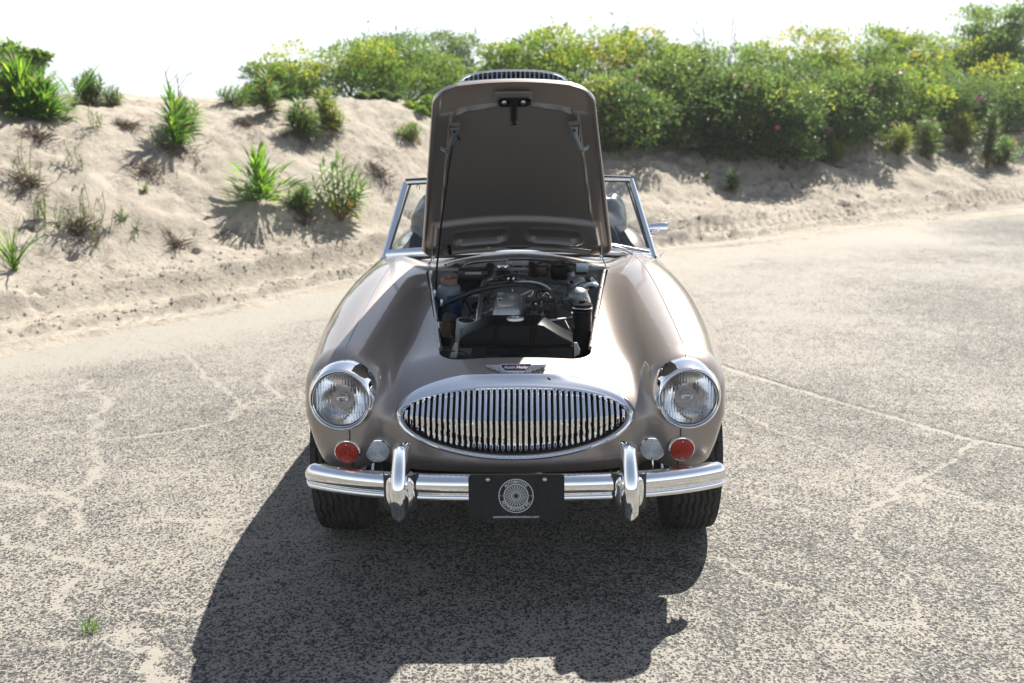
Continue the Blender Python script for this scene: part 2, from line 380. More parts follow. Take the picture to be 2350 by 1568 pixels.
    # dark grit and shreds of dry litter
    c = mr(noise(11, 8, .8, .6), .50, .62); d = mr(noise(.9, 5, .6), .42, .60)
    f = mth('MULTIPLY', c, d)
    base = mix(f, base, (.07, .055, .045))
    L(m, base, B(m).inputs['Base Color'])
    hh = mth('ADD', mth('MULTIPLY', noise(26, 8, .7), 1.0), mth('MULTIPLY', noise(240, 3), .12))
    bp = N(m, 'ShaderNodeBump', Strength=.7, Distance=.05); L(m, hh, bp.inputs['Height']); L(m, bp.outputs[0], B(m).inputs['Normal'])
    M['sand'] = m
    M['sandfill'] = noise_col(mat('drifted_sand', (.5, .44, .36), .95), (.20, .18, .15), (.33, .30, .25), 60, bump=.4, bscale=180, bdist=.004, lo=.25, hi=.6)
ground_mats()

def build_ground():
    # dune as one sheet, fine near the asphalt and coarser far away
    xs = np.concatenate([np.linspace(-30, -6, 60, endpoint=False), np.arange(-6, 9, .021), np.linspace(9, 40, 150)])
    ss = np.concatenate([np.arange(-.5, 2.4, .024), np.arange(2.4, 7.5, .045), np.linspace(7.5, 45, 110)])
    X, Sg = np.meshgrid(xs, ss); Y = EDGE(X) + Sg; Z = terrain(X, Y)
    n, k = X.shape; idx = np.arange(n * k).reshape(n, k)
    F = np.stack([idx[:-1, :-1], idx[:-1, 1:], idx[1:, 1:], idx[1:, :-1]], -1).reshape(-1, 4)
    o = mesh_np('sand_dune', np.stack([X, Y, Z], -1).reshape(-1, 3), F, M['sand']); o['kind'] = 'structure'
    o = MB().add([(-3000, 30, .2), (3000, 30, .2), (3000, 4500, .2), (-3000, 4500, .2)], [(0, 1, 2, 3)]).build('beach', M['sand'], smooth=False); o['kind'] = 'structure'
    sea = mat('sea_water', (.05, .09, .10), .25); noise_col(sea, (.05, .08, .09), (.07, .11, .12), .02, bump=.5, bscale=.8, bdist=.2)
    o = MB().add([(-3000, 150, .25), (3000, 150, .25), (3000, 4500, .25), (-3000, 4500, .25)], [(0, 1, 2, 3)]).build('sea', sea, smooth=False); o['kind'] = 'structure'
build_ground()

CRACKS = []
def crack(pts, w0, w1, name='', dark=False, seed=1, z=.004, jag=.012):
    """a ragged crack choked with blown sand; pts are photograph points on the asphalt"""
    r = random.Random(seed); P = [onz(u, v) for u, v in pts]; Q = []
    for a, b in zip(P[:-1], P[1:]):
        n = max(2, int((b - a).length / .015))
        for i in range(n): Q.append(a.lerp(b, i / n))
    Q.append(P[-1]); t = np.linspace(0, 1, len(Q)); out = []
    for i, q in enumerate(Q):
        d = (Q[min(i+1, len(Q)-1)] - Q[max(i-1, 0)]).normalized(); nn = Vector((-d.y, d.x, 0))
        q = q + nn * (jag * 2.4 * float(vnoise(i * .18, seed, 3)) + jag * 1.0 * float(vnoise(i * .6, seed, 4)))
        w = (w0 + (w1 - w0) * t[i]) * (.45 + .9 * abs(float(vnoise(i * .12, seed, 5))) * 2)
        out.append((q.x, q.y, w, nn))
    if not dark: CRACKS.extend((x, y, w) for x, y, w, _ in out); return
    rows = [[(x - nn.x * w, y - nn.y * w, .002), (x, y, .0026), (x + nn.x * w, y + nn.y * w, .002)] for x, y, w, nn in out]
    o = MB().grid(rows).build(name, M['rubber']); o['kind'] = 'structure'
crack([(1640, 836), (1760, 873), (1900, 915), (2050, 957), (2200, 1002), (2340, 1028)], .016, .014, seed=2, jag=.006)
crack([(1640, 831), (1760, 868), (1900, 910), (2050, 952), (2200, 997), (2360, 1028)], .004, .004, 'open_joint', True, seed=3, z=.0045, jag=.006)
crack([(2240, 1015), (2190, 1050), (2130, 1085), (2080, 1105), (2050, 1140), (1980, 1170), (1965, 1205)], .006, .02, seed=4)
crack([(1655, 930), (1780, 985), (1900, 1030), (2020, 1080), (2200, 1140), (2350, 1170)], .005, .004, seed=5)
crack([(1650, 1125), (1780, 1145), (1870, 1175), (1960, 1180)], .004, .006, seed=6)
crack([(708, 915), (640, 912), (560, 940), (520, 965), (430, 985), (330, 1000)], .006, .012, seed=7)
crack([(625, 850), (610, 880), (640, 912)], .014, .01, seed=8)
crack([(185, 870), (245, 920), (215, 1000), (230, 1060), (190, 1110), (130, 1160), (90, 1210)], .018, .014, seed=9, jag=.03)
crack([(708, 1150), (640, 1170), (540, 1192), (420, 1195), (330, 1188)], .006, .010, seed=10)
crack([(0, 1235), (90, 1262), (160, 1285), (245, 1310), (330, 1290)], .012, .008, seed=11, jag=.025)
crack([(860, 1260), (760, 1280), (660, 1310), (560, 1340)], .006, .010, seed=12)
crack([(270, 1455), (330, 1500), (380, 1560), (430, 1600)], .03, .04, seed=13, jag=.03)
crack([(160, 1330), (140, 1380), (150, 1420)], .016, .010, seed=14)
crack([(330, 1400), (430, 1405), (500, 1390)], .008, .008, seed=15)
crack([(0, 1110), (80, 1120), (170, 1150), (200, 1210)], .012, .010, seed=21, jag=.02)
crack([(430, 1195), (520, 1230), (610, 1240), (700, 1225)], .006, .006, seed=22)
crack([(330, 1000), (250, 1010), (150, 990), (40, 1010)], .008, .008, seed=23, jag=.02)
crack([(520, 965), (560, 930), (600, 915), (660, 925)], .007, .005, seed=24)
crack([(1660, 1280), (1760, 1330), (1850, 1350), (1990, 1420), (2120, 1440)], .005, .007, seed=25, jag=.02)
crack([(2090, 1100), (2200, 1130), (2290, 1180), (2350, 1190)], .006, .008, seed=26)
crack([(1965, 1205), (1990, 1260), (2080, 1330), (2100, 1420)], .008, .004, seed=27, jag=.02)
crack([(100, 1480), (220, 1470), (290, 1440), (420, 1440)], .008, .006, seed=28, jag=.02)
crack([(300, 780), (420, 800), (470, 860), (560, 930)], .008, .008, seed=29, jag=.02)

def build_asphalt():
    h = .0145; gx = np.arange(-4.2, 5.4, h); gy_ = np.arange(-1.1, 7.2, h); C = np.zeros((len(gy_), len(gx)))
    for x, y, w in CRACKS:
        k = int((w * 2.6 + .02) / h) + 1; i, j = int((y - gy_[0]) / h), int((x - gx[0]) / h)
        if i - k < 0 or j - k < 0 or i + k + 1 >= len(gy_) or j + k + 1 >= len(gx): continue
        yy, xx = gy_[i-k:i+k+2][:, None] - y, gx[j-k:j+k+2][None] - x; v = np.exp(-(xx ** 2 + yy ** 2) / (.8 * w + .0042) ** 2)
        C[i-k:i+k+2, j-k:j+k+2] = np.maximum(C[i-k:i+k+2, j-k:j+k+2], v)
    xs = np.concatenate([[-60, -20, -8], gx, [8, 20, 60]]); ys = np.concatenate([[-40, -12, -4], gy_, [10, 16, 30]]); A = np.zeros((len(ys), len(xs))); A[3:-3, 3:-3] = C
    X, Y = np.meshgrid(xs, ys); n, k = X.shape; idx = np.arange(n * k).reshape(n, k)
    F = np.stack([idx[:-1, :-1], idx[:-1, 1:], idx[1:, 1:], idx[1:, :-1]], -1).reshape(-1, 4)
    dd = Y - EDGE(X) + .35 * vnoise(X * 1.2, Y * 1.2, 61) + .12 * vnoise(X * 5, Y * 5, 62)
    A = A * np.clip(.75 + .8 * vnoise(X * 9, Y * 9, 63), .2, 1.1); Z = -.003 * A * (1 - np.clip(A, 0, 1)) * 4
    A = np.maximum(A, .85 * smoothstep(-1.3 + .9 * smoothstep(1.5, 4, X), .15, dd))
    o = mesh_np('asphalt', np.stack([X, Y, Z], -1).reshape(-1, 3), F, M['asphalt']); o['kind'] = 'structure'
    at_ = o.data.attributes.new('crack_sand', 'FLOAT', 'POINT'); at_.data.foreach_set('value', A.ravel().astype(np.float32))
build_asphalt()
# ---------------------------------------------------------------- the car: body shell from one smooth field
def smin(a, b, k): h = np.clip(.5 + .5 * (b - a) / k, 0, 1); return b + (a - b) * h - k * h * (1 - h)
def smax(a, b, k): return -smin(-a, -b, k)
ZT = spl([-.2, .1, .25, .45, .8, 1.2, 1.5, 1.75, 2.2, 2.8, 3.3, 3.8, 4.1], [.715, .745, .765, .785, .842, .905, .945, .965, .95, .94, .90, .80, .74])
WC = spl([0, .3, .6, 1.0, 1.4, 1.7, 2.2, 4], [.47, .475, .50, .55, .62, .68, .69, .66])
FX = spl([0, .25, .5, .9, 1.3, 1.8, 2.3, 2.9, 3.5, 4.1], [.572, .574, .572, .565, .556, .548, .55, .555, .53, .49])
FR = spl([0, .2, .4, .75, 1.1, 1.5, 1.9, 2.3, 2.8, 3.4, 4.1], [.124, .131, .153, .192, .205, .200, .195, .19, .215, .19, .12])
FC = spl([0, .2, .4, .75, 1.1, 1.5, 1.9, 2.3, 2.8, 3.4, 4.1], [.806, .814, .838, .883, .918, .928, .90, .865, .915, .84, .72])
def field(x, y, z):
    x = np.abs(x)
    zt = ZT(y) - .055 * np.clip(x, 0, .5) ** 2 / .16
    yf = .085 + .55 * x ** 2 + 5.2 * np.clip(z - .56, 0, 1) ** 2 + .9 * np.clip(.47 - z, 0, 1)
    f1 = smax(z - zt, yf - y, .11)
    f1 = smax(f1, x - WC(y), .13)
    cx, r, c = FX(y), FR(y), FC(y); zc = c - r; r = r - .26 * np.clip(.60 - z, 0, .3) * (1 - smoothstep(.30, .62, y))
    dz = np.where(z > zc, z - zc, np.minimum(z - .46, 0) * .55)
    f2 = np.sqrt((x - cx) ** 2 + dz ** 2 + 1e-9) - r
    yp = .155 + .9 * (x - .56) ** 2 + .9 * (z - .56) ** 2 + .3 * np.clip(.50 - z, 0, 1)
    f2 = smax(f2, yp - y, .075)
    f = smin(f1, f2, .075)
    f = smax(f, np.interp(y, [0, .1, .35, .6, 1.2, 3.4, 4.0], [.425, .42, .37, .26, .2, .22, .36]) - z, .05)
    return smax(f, y - 3.88 + .5 * x ** 2, .35)
def surf_z(x, y, lo=.5, hi=1.2):
    x, y = np.broadcast_arrays(np.asarray(x, float), np.asarray(y, float)); a = np.full(x.shape, lo); b = np.full(x.shape, hi)
    for _ in range(26):
        m = .5 * (a + b); ins = field(x, y, m) < 0; a = np.where(ins, m, a); b = np.where(ins, b, m)
    return .5 * (a + b)
def surf_y(x, z, lo=-.2, hi=.7):
    x, z = np.broadcast_arrays(np.asarray(x, float), np.asarray(z, float)); a = np.full(x.shape, lo); b = np.full(x.shape, hi)
    for _ in range(26):
        m = .5 * (a + b); ins = field(x, m, z) < 0; b = np.where(ins, m, b); a = np.where(ins, a, m)
    return .5 * (a + b)
def normal(p):
    e = .002; x, y, z = p
    g = Vector([float(field(np.float64(x + (i == 0) * e), np.float64(y + (i == 1) * e), np.float64(z + (i == 2) * e)) -
                      field(np.float64(x - (i == 0) * e), np.float64(y - (i == 1) * e), np.float64(z - (i == 2) * e))) for i in range(3)])
    return g.normalized()
def surface_net(fn, lo, hi, h):
    ax = [np.arange(lo[i], hi[i] + h, h) for i in range(3)]; X, Y, Z = np.meshgrid(*ax, indexing='ij')
    v = fn(X, Y, Z); ins = v < 0; n = np.array(v.shape)
    cs = [(0,0,0),(1,0,0),(0,1,0),(1,1,0),(0,0,1),(1,0,1),(0,1,1),(1,1,1)]
    def sub(A, c): return A[c[0]:n[0]-1+c[0], c[1]:n[1]-1+c[1], c[2]:n[2]-1+c[2]]
    tot = sum(sub(ins, c).astype(int) for c in cs); act = (tot > 0) & (tot < 8)
    I = np.full(tot.shape, -1); I[act] = np.arange(act.sum()); ijk = np.argwhere(act)
    P = np.zeros((len(ijk), 3)); W = np.zeros(len(ijk))
    for a in range(8):
        for b in range(a + 1, 8):
            d = np.array(cs[b]) - np.array(cs[a])
            if np.abs(d).sum() != 1: continue
            va = v[tuple((ijk + cs[a]).T)]; vb = v[tuple((ijk + cs[b]).T)]; cr = (va < 0) != (vb < 0)
            t = np.where(cr, va / np.where(va == vb, 1, va - vb), 0)
            P += np.where(cr[:, None], np.array(cs[a]) + t[:, None] * d, 0); W += cr
    P = (P / W[:, None] + ijk) * h + np.array(lo)
    F = []
    for d in range(3):
        e1, e2 = (d + 1) % 3, (d + 2) % 3; sl = [slice(None)] * 3; sl[d] = slice(0, n[d] - 1); s2 = list(sl); s2[d] = slice(1, n[d])
        A = ins[tuple(sl)]; Bq = ins[tuple(s2)]; q = np.argwhere(A != Bq); q = q[(q[:, e1] > 0) & (q[:, e2] > 0) & (q[:, e1] < n[e1]-1) & (q[:, e2] < n[e2]-1)]
        u = np.eye(3, dtype=int)
        quad = np.stack([I[tuple((q - u[e1] - u[e2]).T)], I[tuple((q - u[e2]).T)], I[tuple(q.T)], I[tuple((q - u[e1]).T)]], -1)
        flip = ~A[tuple(q.T)]; quad[flip] = quad[flip][:, ::-1]; F.append(quad)
    F = np.concatenate(F); e = .001
    for _ in range(4):
        f0 = fn(*P.T); g = np.stack([fn(*(P + e * np.eye(3)[i]).T) - fn(*(P - e * np.eye(3)[i]).T) for i in range(3)], -1) / (2 * e)
        st = (f0 / np.maximum((g ** 2).sum(1), .05))[:, None] * g; l = np.linalg.norm(st, axis=1)[:, None]
        P -= st * np.minimum(1, h * .7 / np.maximum(l, 1e-9))
    return P, F
car = empty('sports_car', (0, 0, 0), 'open bronze-grey classic sports car with raised bonnet and chrome oval grille', 'car')
P_, F_ = surface_net(field, (-.84, -.02, .1), (.84, 3.98, 1.05), .0115)
body = mesh_np('body', P_, F_, M['paint'], car)

# bonnet outline (shared by the opening and the lid)
Y_REAR, Y_FRONT = 1.49, .325
def half_w(t): return .436 + (.284 - .436) * t           # t: 0 at the hinge, 1 at the front
def bonnet_outline(inset=0.0, n=9):
    """clockwise outline in plan; rounded corners"""
    pts = []; rr, rf = .055, .085
    def bow(x, t): return .018 * (x / .3) ** 2 if t > .5 else -.012 * (x / .4) ** 2
    a0 = math.atan2(.436 - .288, Y_REAR - Y_FRONT)
    def corner(cx, cy, r, a, b): return [(cx + r * math.cos(a + (b - a) * i / n), cy + r * math.sin(a + (b - a) * i / n)) for i in range(n + 1)]
    wr, wf = .436 - inset, .284 - inset; yr, yf = Y_REAR - inset, Y_FRONT + inset
    right = corner(wr - rr - .006, yr - rr, rr, R(90), 0) + [(wr + (wf - wr) * k / 14 , yr + (yf - yr) * k / 14) for k in range(2, 13)] + corner(wf - rf + .012, yf + rf, rf, 0, R(-90))
    front = [(x, yf) for x in np.linspace(wf - rf, -(wf - rf), 14)[1:-1]]
    left = [(-x, y) for x, y in right[::-1]]
    rear = [(x, yr) for x in np.linspace(-(wr - rr), wr - rr, 14)[1:-1]]
    out = right + front + left + rear
    return [(x, y + (.02 * (x / .3) ** 2 * (1 if y < .8 else 0)) - (.02 * (x / .42) ** 2 if y > 1.2 else 0)) for x, y in out]

def cutter(mb, m):
    o = mb.build('cutter', m, smooth=False); return o
def cut(target, cutters):
    for c in cutters:
        md = target.modifiers.new('cut', 'BOOLEAN'); md.object = c; md.operation = 'DIFFERENCE'; md.solver = 'EXACT'
        try: md.material_mode = 'TRANSFER'
        except Exception: pass
    dg = bpy.context.evaluated_depsgraph_get(); me = bpy.data.meshes.new_from_object(target.evaluated_get(dg), depsgraph=dg)
    target.modifiers.clear(); old = target.data; target.data = me; me.name = target.name
    for c in cutters: bpy.data.objects.remove(c)
def ell(rx, rt, rb, zc, n=64, p=1.0):
    out = []
    for i in range(n):
        a = 2 * math.pi * i / n; c, s = math.cos(a), math.sin(a)
        out.append((rx * math.copysign(abs(c) ** 1.0, c), zc + (rt if s > 0 else rb) * math.copysign(abs(s) ** p, s)))
    return out
GZ = .610
cuts = []
o_ = bonnet_outline(.026)
cuts.append(cutter(MB().prism([(x, y, .24) for x, y in o_], (0, 0, 1.0)), M['bay']))
cuts.append(cutter(MB().prism([(x, -.3, z) for x, z in ell(.372, .092, .106, GZ)], (0, .62, 0)), M['dark']))
ck = [(-.60, 1.80), (-.62, 2.2), (-.60, 2.75), (-.45, 2.95), (.45, 2.95), (.60, 2.75), (.62, 2.2), (.60, 1.80), (.4, 1.72), (-.4, 1.72)]
cuts.append(cutter(MB().prism([(x, y, .32) for x, y in ck], (0, 0, .9)), M['carpet']))
for sx in (-1, 1):
    for ya in (.70, 3.03):
        pr = [(sx * .44, ya + .365 * math.cos(a), .33 + .365 * math.sin(a)) for a in np.linspace(0, 2 * math.pi, 48, endpoint=False)]
        cuts.append(cutter(MB().prism(pr, (sx * .5, 0, 0)), M['dark']))
cut(body, cuts)
body.data.polygons.foreach_set('use_smooth', [True] * len(body.data.polygons)); body.data.set_sharp_from_angle(angle=R(32))
# the shallow rebate round the opening
def rim(inset0, inset1, drop0, drop1, name, m, lip=.006):
    a, b = bonnet_outline(inset0), bonnet_outline(inset1); rows = []
    for (x0, y0), (x1, y1) in zip(a, b):
        z0, z1 = float(surf_z(x0, y0, .6)), float(surf_z(x1, y1, .6))
        xm, ym = x0 * .4 + x1 * .6, y0 * .4 + y1 * .6
        rows.append([(x0, y0, z0 + drop0), (xm, ym, (z0 + z1) / 2 + drop0 + lip), (x1, y1, z1 + drop1), (x1, y1, z1 + drop1 - .02)])
    return MB().grid(rows, close_u=True).build(name, m, car)
# ---- bonnet lid ----
def lid_rows(nt=46, nu=37):
    """grid of plan points covering the lid"""
    o = bonnet_outline(0.0, 9); ys = sorted(set(round(y, 5) for x, y in o)); ymin, ymax = min(y for x, y in o), max(y for x, y in o)
    T = .5 - .5 * np.cos(np.linspace(0, math.pi, nt)); rows = []
    rp = sorted([(y, x) for x, y in o if x > .02]); yy = np.array([p[0] for p in rp]); xx = np.array([p[1] for p in rp])
    # right-hand boundary as half width against y for the sides, corners handled by blending
    for t in T:
        yb = Y_REAR + (Y_FRONT - Y_REAR) * t; w = half_w(t) - .002
        for e, rr in ((t * (Y_REAR - Y_FRONT), .055), ((1 - t) * (Y_REAR - Y_FRONT), .085)):
            if e < rr: w -= rr - math.sqrt(max(0, rr * rr - (rr - e) ** 2))
        row = []
        for u in np.linspace(-1, 1, nu):
            x = w * math.sin(u * math.pi / 2) ** 1 if False else w * u
            y = yb + .02 * (x / .3) ** 2 * smoothstep(.4, 1, t) - .02 * (x / .42) ** 2 * (1 - smoothstep(0, .4, t))
            row.append((x, float(y), t, u, w))
        rows.append(row)
    return rows
LR = lid_rows()
PIV = Vector((0, 1.49, .945)); HINGE_SHIFT = Vector((0, .085, .03)); LID = Matrix.Translation(PIV + HINGE_SHIFT) @ Matrix.Rotation(R(-47.2), 4, 'X') @ Matrix.Translation(-PIV)
xa = np.array([[p[0] for p in r] for r in LR]); ya = np.array([[p[1] for p in r] for r in LR]); za = surf_z(xa, ya, .6)
def sbox(x, y, x0, x1, y0, y1, e):
    """1 inside a rounded rectangle, soft edge e"""
    cx, cy, hx, hy = (x0 + x1) / 2, (y0 + y1) / 2, (x1 - x0) / 2, (y1 - y0) / 2; r = min(hx, hy) * .9
    qx, qy = abs(x - cx) - hx + r, abs(y - cy) - hy + r; d = math.hypot(max(qx, 0), max(qy, 0)) + min(max(qx, qy), 0) - r
    return float(1 - smoothstep(-e, e, d))
def under(x, y, t, w):
    e = min(w - abs(x), (t) * 1.145 + .001, (1 - t) * 1.145 + .001)          # distance to the lid's edge
    flange = float(smoothstep(.006, .016, e)) * .018                      # down-turned lip outside, panel set up inside
    d = -.024 + flange
    wl = half_w(t)
    beam = float(smoothstep(.03, .06, e)) * float(1 - smoothstep(.215, .235, t))
    if beam > 0: d -= beam * .028 * (1 - .0 * t)
    for sx in (-1, 1):
        p = sbox(sx * x, t, .04, .285, .085, .172, .006); d += p * .026
        pr = sbox(sx * x, t, .028, .297, .073, .184, .005) - p; d -= max(0, pr) * .006
    fb = float(smoothstep(.855, .875, t)) * float(smoothstep(.02, .05, wl - abs(x)))   # front cross member sits higher, panel lower
    d += fb * .016
    bead = math.exp(-((t - .862 - .012 * (1 - (x / .25) ** 2)) / .008) ** 2) * (1 if abs(x) < .215 else 0); d -= bead * .022
    for sx in (-1, 1):                                                      # pressed channels down the sides
        d -= .006 * math.exp(-((sx * x - (wl - .075)) / .004) ** 2) * float(smoothstep(.2, .25, t)) * float(1 - smoothstep(.84, .87, t))
    return d
def build_lid():
    top = [[LID @ Vector((xa[i, j], ya[i, j], za[i, j] + .001)) for j in range(xa.shape[1])] for i in range(xa.shape[0])]
    mb = MB().grid(top); o1 = mb.build('bonnet', M['paint'], car)
    # underside on a finer grid
    nt, nu = 170, 121; T = np.concatenate([[0], np.linspace(0.0006, .9994, nt), [1]]); V = []; rows_x = []; rows_y = []; rows_t = []; rows_w = []
    for t in T:
        w = half_w(t) - .004
        for e, rr in ((t * 1.145, .055), ((1 - t) * 1.145, .085)):
            if e < rr: w -= rr - math.sqrt(max(0, rr * rr - (rr - e) ** 2))
        u = np.sin(np.linspace(-1, 1, nu) * math.pi / 2 * .92) / math.sin(math.pi / 2 * .92); x = w * u
        y = Y_REAR + (Y_FRONT - Y_REAR) * t + .02 * (x / .3) ** 2 * smoothstep(.4, 1, t) - .02 * (x / .42) ** 2 * (1 - smoothstep(0, .4, t))
        rows_x.append(x); rows_y.append(y); rows_t.append(t); rows_w.append(w)
    X = np.array(rows_x); Y = np.array(rows_y); Z = surf_z(X, Y, .6)
    P = [[LID @ Vector((X[i, j], Y[i, j], Z[i, j] + under(X[i, j], Y[i, j], rows_t[i], rows_w[i]))) for j in range(nu)] for i in range(len(T))]
    # skirt from skin edge to underside edge
    mb = MB().grid(P)
    edge = [(i, 0) for i in range(len(T))] + [(len(T)-1, j) for j in range(1, nu)] + [(i, nu-1) for i in range(len(T)-2, -1, -1)] + [(0, j) for j in range(nu-2, 0, -1)]
    rows = []
    for i, j in edge:
        s = 1.008; x, y, z = X[i, j], Y[i, j], Z[i, j]
        cx = x + math.copysign(.004, x) * (1 if j in (0, nu-1) else .0); cy = y + (.003 if i == 0 else -.003 if i == len(T)-1 else 0)
        rows.append([P[i][j], LID @ Vector((cx, cy, z - .020)), LID @ Vector((cx, cy, z - .004)), LID @ Vector((x, y, z + .001))])
    mb2 = MB().grid(rows, close_u=True); mb2.build('bonnet_lip', M['paint'], o1, sharp=50)
    mb.build('bonnet_underside', M['paint_in'], o1, sharp=60)
    return o1
lid = build_lid()
lid['label'] = 'open bonnet showing its bare underside'
def lp(x, t, off=0.0):
    """a point on the lid's underside: x across, t from hinge to front, off below the skin"""
    y = Y_REAR + (Y_FRONT - Y_REAR) * t; z = float(surf_z(x, y, .6)); return LID @ Vector((x, y, z - off))
LN = (LID.to_3x3() @ Vector((0, .14, -1))).normalized()       # underside facing direction
LA = (LID.to_3x3() @ Vector((0, -1, -.14))).normalized()      # along the lid, towards its front edge
# latch spring pin and its plate
mb = MB(); Fm = frame(lp(0, .925, .012), LN, LA)
mb.box(Fm @ Vector((0, .0, .004)), (.135, .052, .008), Fm.to_3x3()); mb.build('latch_bracket', M['paint_in'], lid, bevel=.004)
mb = MB(); pl_ = [(-.055, -.012), (-.05, -.024), (.045, -.024), (.062, -.012), (.062, .008), (.05, .016), (-.05, .016), (-.057, .004)]
mb.prism([Fm @ Vector((x, y - .018, .010)) for x, y in pl_], LN * .008); mb.build('latch_plate', M['blackgloss'], lid, bevel=.0015)
mb = MB(); axis_pin = (LN * .8 - LA * .6).normalized(); base = Fm @ Vector((0, -.006, .014))
mb.tube([base, base + axis_pin * .085], [.008, .0065], 14); tp = base + axis_pin * .085; mb.tube([tp, tp + axis_pin * .006], [.013, .011], 14)
hel = []; Fq = frame(base, axis_pin)
for i in range(150):
    a = i * 2 * math.pi / 17; hel.append(Fq @ Vector((.0135 * math.cos(a), .0135 * math.sin(a), .004 + .074 * i / 150)))
mb.build('latch_pin', M['blackgloss'], lid); MB().tube(hel, .0022, 6).build('latch_spring', M['blackgloss'], lid)
for sx in (-1, 1):
    mb = MB(); mb.lathe([(0, .007), (.006, .006), (.009, .003), (.010, 0)], frame(Fm @ Vector((sx * .034, -.016, .018)), LN), 16); mb.build('bolt', M['steel'], lid)
# safety hooks hanging from the corners
for sx in (-1, 1):
    Fh = frame(lp(sx * .222, .80, .028), LN, LA)
    mb = MB(); mb.box(Fh @ Vector((0, .012, .006)), (.045, .05, .010), Fh.to_3x3()); mb.box(Fh @ Vector((sx * .02, .0, .014)), (.003, .07, .026), Fh.to_3x3()); mb.build('hook_bracket', M['paint_in'], lid, bevel=.002)
    hk = [(-.016, .020), (.016, .020), (.012, -.02), (.034, -.098), (.040, -.104), (.052, -.096), (.060, -.088), (.058, -.112), (.040, -.132), (.026, -.134), (.019, -.122), (-.008, -.03)]
    mb = MB(); mb.prism([Fh @ Vector((x * sx if True else x, y, .014)) for x, y in hk], LN * .004); mb.build('safety_hook', M['hook'], lid, bevel=.001)
    mb = MB(); mb.lathe([(0, .004), (.005, .003), (.006, 0)], frame(Fh @ Vector((0, .004, .019)), LN), 12); mb.build('rivet', M['dark'], lid)
# hinge brackets near the bottom corners
for sx in (-1, 1):
    Fh = frame(lp(sx * .355, .085, .045), LN, LA); mb = MB()
    mb.box(Fh @ Vector((0, 0, .003)), (.05, .075, .006), Fh.to_3x3()); mb.box(Fh @ Vector((sx * .018, 0, .018)), (.003, .07, .03), Fh.to_3x3()); mb.build('hinge_bracket', M['paint_in'], lid, bevel=.0015)
    a = Fh @ Vector((sx * .02, -.01, .02)); b = Vector((sx * .40, 1.44, .90))
    MB().tube([a, a.lerp(b, .5) + Vector((0, .004, 0)), b, b + Vector((0, .0, -.12))], .003, 8).build('hinge_arm', M['steel'], lid)
    MB().lathe([(0, .006), (.005, .005), (.007, 0)], frame(Fh @ Vector((sx * .015, .0, .034)), LN), 10).build('hinge_bolt', M['steel'], lid)
Fh = frame(lp(-.30, .085, .040), LN, LA); MB().box(Fh @ Vector((0, 0, .012)), (.016, .07, .012), Fh.to_3x3()).build('prop_clip', M['blackgloss'], lid, bevel=.002)
# prop rod
a = at(1040, 291, .95); Fh = lp(-.205, .765, .035)
MB().tube([Fh + LN * .004 + Vector((-.012, 0, .008)), Fh + LN * .02, at(1043, 306, Fh.y - .01), at(1028, 400, .95), at(1012, 520, .98), at(1002, 620, 1.0), at(999, 700, 1.04)], .0042, 10).build('prop_rod', M['blackgloss'], lid)
# scoop on the far side of the lid, its chrome-framed mesh peeping over the top edge
def scoop():
    rows = []; n = 29
    for k, (t, s, hh) in enumerate([(.985, 1.0, .046), (.97, 1.0, .046), (.95, 1.0, .046), (.85, .98, .046), (.7, .94, .045), (.5, .86, .032), (.3, .74, .016), (.1, .6, .0)]):
        row = []
        for j in range(n):
            u = -1 + 2 * j / (n - 1); x = .188 * s * u; hgt = hh * (max(0, 1 - abs(u) ** 3.5)) ** .6
            row.append(lp(x, t, -.001 - hgt))
        rows.append(row)
    MB().grid(rows).build('bonnet_scoop', M['paint'], lid, sharp=60)
    top = []; bot = []
    for j in range(n):
        u = -1 + 2 * j / (n - 1); hgt = .046 * (max(0, 1 - abs(u) ** 3.5)) ** .6
        top.append(lp(.188 * u, .985, -.004 - hgt) + LA * .006); bot.append(lp(.188 * u, .985, -.004) + LA * .006)
    MB().tube(top, .0055, 8).build('scoop_trim', M['chrome'], lid)
    MB().tube(bot, .004, 8).build('scoop_trim', M['chrome'], lid)
    mb = MB(); w = [p + (-LA) * .02 for p in top]; w2 = [p + (-LA) * .02 for p in bot]; mb.grid([w, w2]).build('scoop_mesh_backing', M['dark'], lid)
    for i in range(22):
        u = -.93 + 1.86 * i / 21; hgt = .046 * (max(0, 1 - abs(u) ** 3.5)) ** .6
        a = lp(.188 * u, .985, -.002) + LA * .002; b = lp(.188 * u, .985, -.002 - hgt) + LA * .002; d = (b - a)
        mb = MB(); Fs = frame((a + b) / 2, LA, d); mb.box(Fs.translation, (.006, max(.004, d.length), .002), Fs.to_3x3()); mb.build('scoop_bar', M['hook'], lid)
scoop()
# rim of the opening
rim(-.002, .010, -.001, -.006, 'opening_edge', M['paint'], lip=-.001)
rim(.010, .030, -.007, -.014, 'opening_flange', M['paint'], lip=-.004)
mbr = MB(); o2 = bonnet_outline(.024); pts = [Vector((x, y, float(surf_z(x, y, .6)) - .010)) for x, y in o2]
rows = []
for i, p in enumerate(pts):
    t = (pts[(i+1) % len(pts)] - pts[i-1]).normalized(); s_ = t.cross(Vector((0, 0, 1))).normalized()
    rows.append([p + s_ * .006 * math.cos(a) + Vector((0, 0, .006 * math.sin(a))) for a in np.linspace(0, 2 * math.pi, 9)[:-1]])
mbr.grid(rows, close_u=True, close_v=True).build('bonnet_seal', M['rubber'], car)
